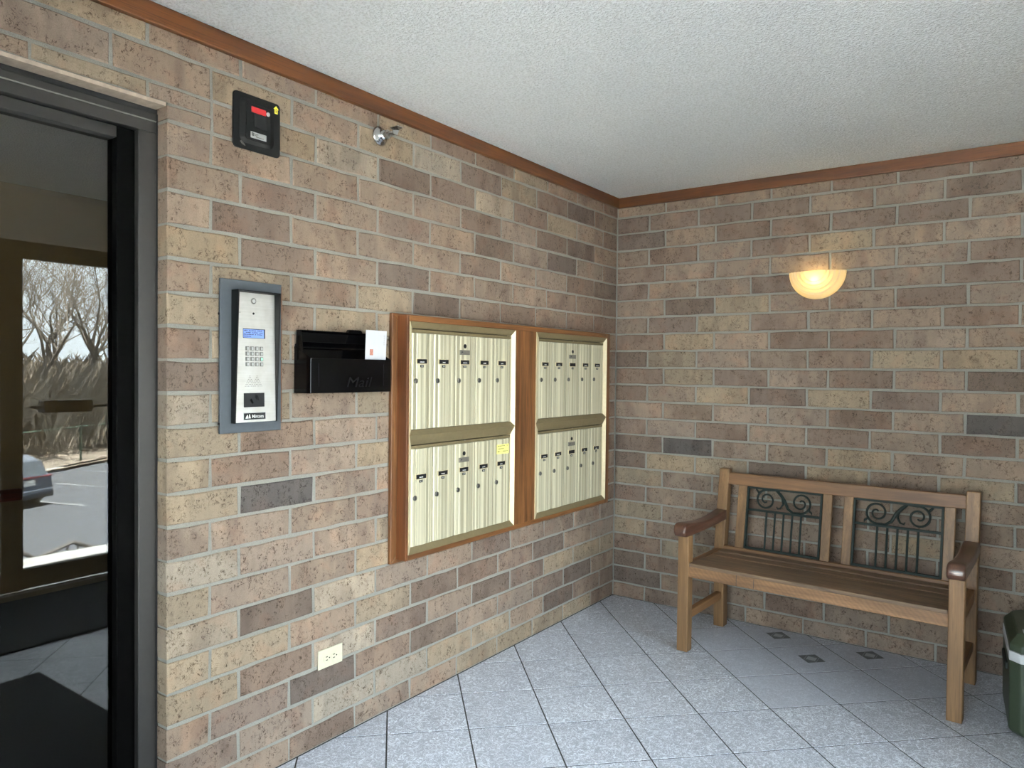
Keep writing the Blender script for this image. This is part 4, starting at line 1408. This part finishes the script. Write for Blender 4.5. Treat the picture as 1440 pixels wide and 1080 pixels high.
fen = thing('green_fence', 'green chain link fence at the edge of the car park', 'fence', (33, 10, LOT))
fpts = [(30.6, 3.0), (31.2, 6.0), (32.6, 8.9), (34.6, 12.3), (36.4, 15.5), (38.4, 19.0)]
for i, (x, y) in enumerate(fpts):
    MB().tube([(x, y, LOT), (x, y, LOT + 1.72)], 0.045, 6).build('post', M['fence_green'], fen)
for i in range(len(fpts) - 1):
    a, b = fpts[i], fpts[i + 1]
    MB().tube([(*a, LOT + 1.68), (*b, LOT + 1.68)], 0.03, 5).build('top_rail', M['fence_green'], fen)

# bare trees
def tree(label, x, y, z, h, seed, lean=0.0, r0=None, depth=6):
    rnd = random.Random(seed)
    mb = MB()
    r0 = r0 or h * 0.016
    def grow(p, d_, ln, r, lv):
        pts, rs = [p], [r]
        q = p
        dd = d_.copy()
        seg = 4 if lv < 3 else 3
        for i in range(seg):
            dd = (dd + Vector((rnd.uniform(-1, 1), rnd.uniform(-1, 1), rnd.uniform(-0.5, 0.9))) * 0.17).normalized()
            q = q + dd * ln / seg
            pts.append(q)
            rs.append(r * (1 - 0.45 * (i + 1) / seg))
            if lv < depth and lv > 0 and i < seg - 1 and rnd.random() < 0.75:
                side = Vector((rnd.uniform(-1, 1), rnd.uniform(-1, 1), rnd.uniform(-0.1, 0.8))).normalized()
                grow(q, (dd * 0.55 + side * 0.85).normalized(), ln * rnd.uniform(0.5, 0.72), rs[-1] * 0.62, lv + 1)
        mb.tube(pts, rs, 5 if lv < 2 else 3)
        if lv < depth:
            for k in range(2 if lv else 3):
                side = Vector((rnd.uniform(-1, 1), rnd.uniform(-1, 1), rnd.uniform(0.0, 0.7))).normalized()
                grow(q, (dd * 0.8 + side * 0.65).normalized(), ln * rnd.uniform(0.6, 0.8), rs[-1] * 0.75, lv + 1)
    grow(Vector((x, y, z)), Vector((lean, lean * 0.6, 1)).normalized(), h * 0.30, r0, 0)
    o = mb.build('bare_tree', M['bark'], origin=(x, y, z))
    tag(o, label, 'tree', 'bare trees beyond the car park')
LBL = 'leafless grey tree on the bank beyond the car park'
for i, (x, y, h, sd) in enumerate(((37.5, 11.0, 13.0, 1), (39.5, 14.5, 14.0, 2), (36.0, 8.5, 12.0, 3), (43, 12.5, 15.0, 4), (46, 17.5, 16.0, 5), (41, 9.0, 13.0, 6), (48, 13.0, 16.0, 7), (38.6, 16.8, 12.0, 9), (52, 18.0, 18.0, 10), (55, 14.5, 18.0, 12), (50, 22.0, 17.0, 13), (44, 15.0, 14.0, 14))):
    tree(LBL, x, y, LOT + 0.6, h, sd, depth=5)
tree('leafless leaning tree nearest the parking stripes', 33.0, 8.0, LOT + 0.1, 12.0, 21, lean=0.35, r0=0.17, depth=6)

# dry undergrowth on the bank: uncountable stems
rr = random.Random(8)
ub = MB()
for i in range(9000):
    a = rr.random()
    y = 3 + a * 20
    x = 31.5 + 0.5 * (y - 3.0) + abs(rr.gauss(0, 8)) + 0.5
    z = LOT + 0.1 + (x - 31 - 0.45 * (y - 3)) * 0.07
    hh = rr.uniform(0.8, 4.6)
    dx, dy = rr.uniform(-0.6, 0.6) * hh, rr.uniform(-0.6, 0.6) * hh
    w = rr.uniform(0.008, 0.022)
    ub.add([(x - w, y - w, z), (x + w, y + w, z), (x + dx * 0.5 + w, y + dy * 0.4, z + hh * 0.6), (x + dx, y + dy, z + hh)], [(0, 1, 2), (0, 2, 3)])
uo = ub.build('undergrowth', M['brush'])
uo['kind'] = 'stuff'
uo['label'] = 'dry leafless undergrowth covering the bank beyond the fence'
uo['category'] = 'undergrowth'

# parked car, tail towards the building
car = thing('parked_car', 'silver blue hatchback car parked outside, tail towards the entrance', 'car', (0, 0, 0))
def ring(yc, prof):
    return [(yc, x, z) for x, z in prof]
stations = []
# local: +x forward, y left, z up; rear at x=0
for xs, wl_, wr_2, zr, zbelt in ((0.00, 0.80, 0.50, 1.02, 0.95), (0.06, 0.88, 0.60, 1.12, 0.98), (0.30, 0.92, 0.66, 1.50, 1.00), (0.75, 0.93, 0.68, 1.63, 1.00), (2.0, 0.93, 0.69, 1.66, 0.98), (2.9, 0.93, 0.66, 1.55, 0.98), (3.55, 0.92, 0.70, 1.06, 0.97), (4.3, 0.88, 0.62, 0.90, 0.84), (4.55, 0.74, 0.50, 0.70, 0.66)):
    stations.append([(xs, -wl_, 0.30), (xs, -wl_ - 0.01, 0.62), (xs, -wl_ + 0.03, zbelt), (xs, -wr_2, zr - 0.05), (xs, -wr_2 + 0.12, zr), (xs, wr_2 - 0.12, zr), (xs, wr_2, zr - 0.05), (xs, wl_ - 0.03, zbelt), (xs, wl_ + 0.01, 0.62), (xs, wl_, 0.30)])
loft(stations).build('body', M['car_paint'], car, 0.02, 2, smooth=False)
MB().hexa([(0.012, -0.60, 1.04), (0.012, 0.60, 1.04), (0.10, 0.64, 1.02), (0.10, -0.64, 1.02)], [(0.25, -0.56, 1.46), (0.25, 0.56, 1.46), (0.36, 0.56, 1.46), (0.36, -0.56, 1.46)]).build('rear_window', M['car_glass'], car)
MB().box(-0.02, 0.20, -0.86, 0.86, 0.28, 0.46).build('bumper', M['car_dark'], car, 0.02)
MB().box(-0.03, 0.10, -0.84, 0.84, 0.42, 0.56).build('bumper_cover', M['car_paint'], car, 0.02)
MB().box(-0.012, 0.05, -0.84, 0.84, 0.945, 0.985).build('tail_lamp', M['tail_red'], car, 0.006)
MB().box(-0.018, 0.05, -0.20, 0.20, 0.70, 0.88).build('number_plate', M['stripe'], car, 0.004)
for sx in (0.78, 3.62):
    for s in (-1, 1):
        wh = MB().lathe([(-0.11, 0.22), (-0.11, 0.33), (0.11, 0.33), (0.11, 0.22)], (sx, s * 0.82, 0.33), (0, 1, 0), 20).build('wheel', M['car_dark'], car)
        MB().lathe([(-0.112, 0.20), (0.112, 0.20)], (sx, s * 0.82, 0.33), (0, 1, 0), 12).build('rim', M['nickel'], wh)
for s in (-1, 1):
    MB().hexa([(0.8, s * 0.925, 1.02), (2.9, s * 0.925, 1.02), (2.9, s * 0.87, 1.02), (0.8, s * 0.87, 1.02)], [(0.95, s * 0.735, 1.50), (2.5, s * 0.735, 1.52), (2.5, s * 0.68, 1.52), (0.95, s * 0.68, 1.50)]).build('side_window', M['car_glass'], car)
car.location = (23.75, 5.95, LOT)
car.rotation_euler = (0, 0, math.atan2(-0.327, 0.945))

# dark red handrail in the lobby
lr = thing('lobby_handrail', 'dark red wooden handrail on the lobby wall beyond the glass', 'handrail', (LX, -3.4, 0.58))
MB().box(LX + 0.05, LX + 0.095, -4.6, -2.25, 0.60, 0.67).build('rail', M['redwood'], lr, 0.012, 2)
for y in (-4.2, -3.3, -2.4):
    MB().tube([(LX, y, 0.58), (LX + 0.06, y, 0.58), (LX + 0.07, y, 0.605)], 0.010, 6).build('bracket', M['nickel'], lr)
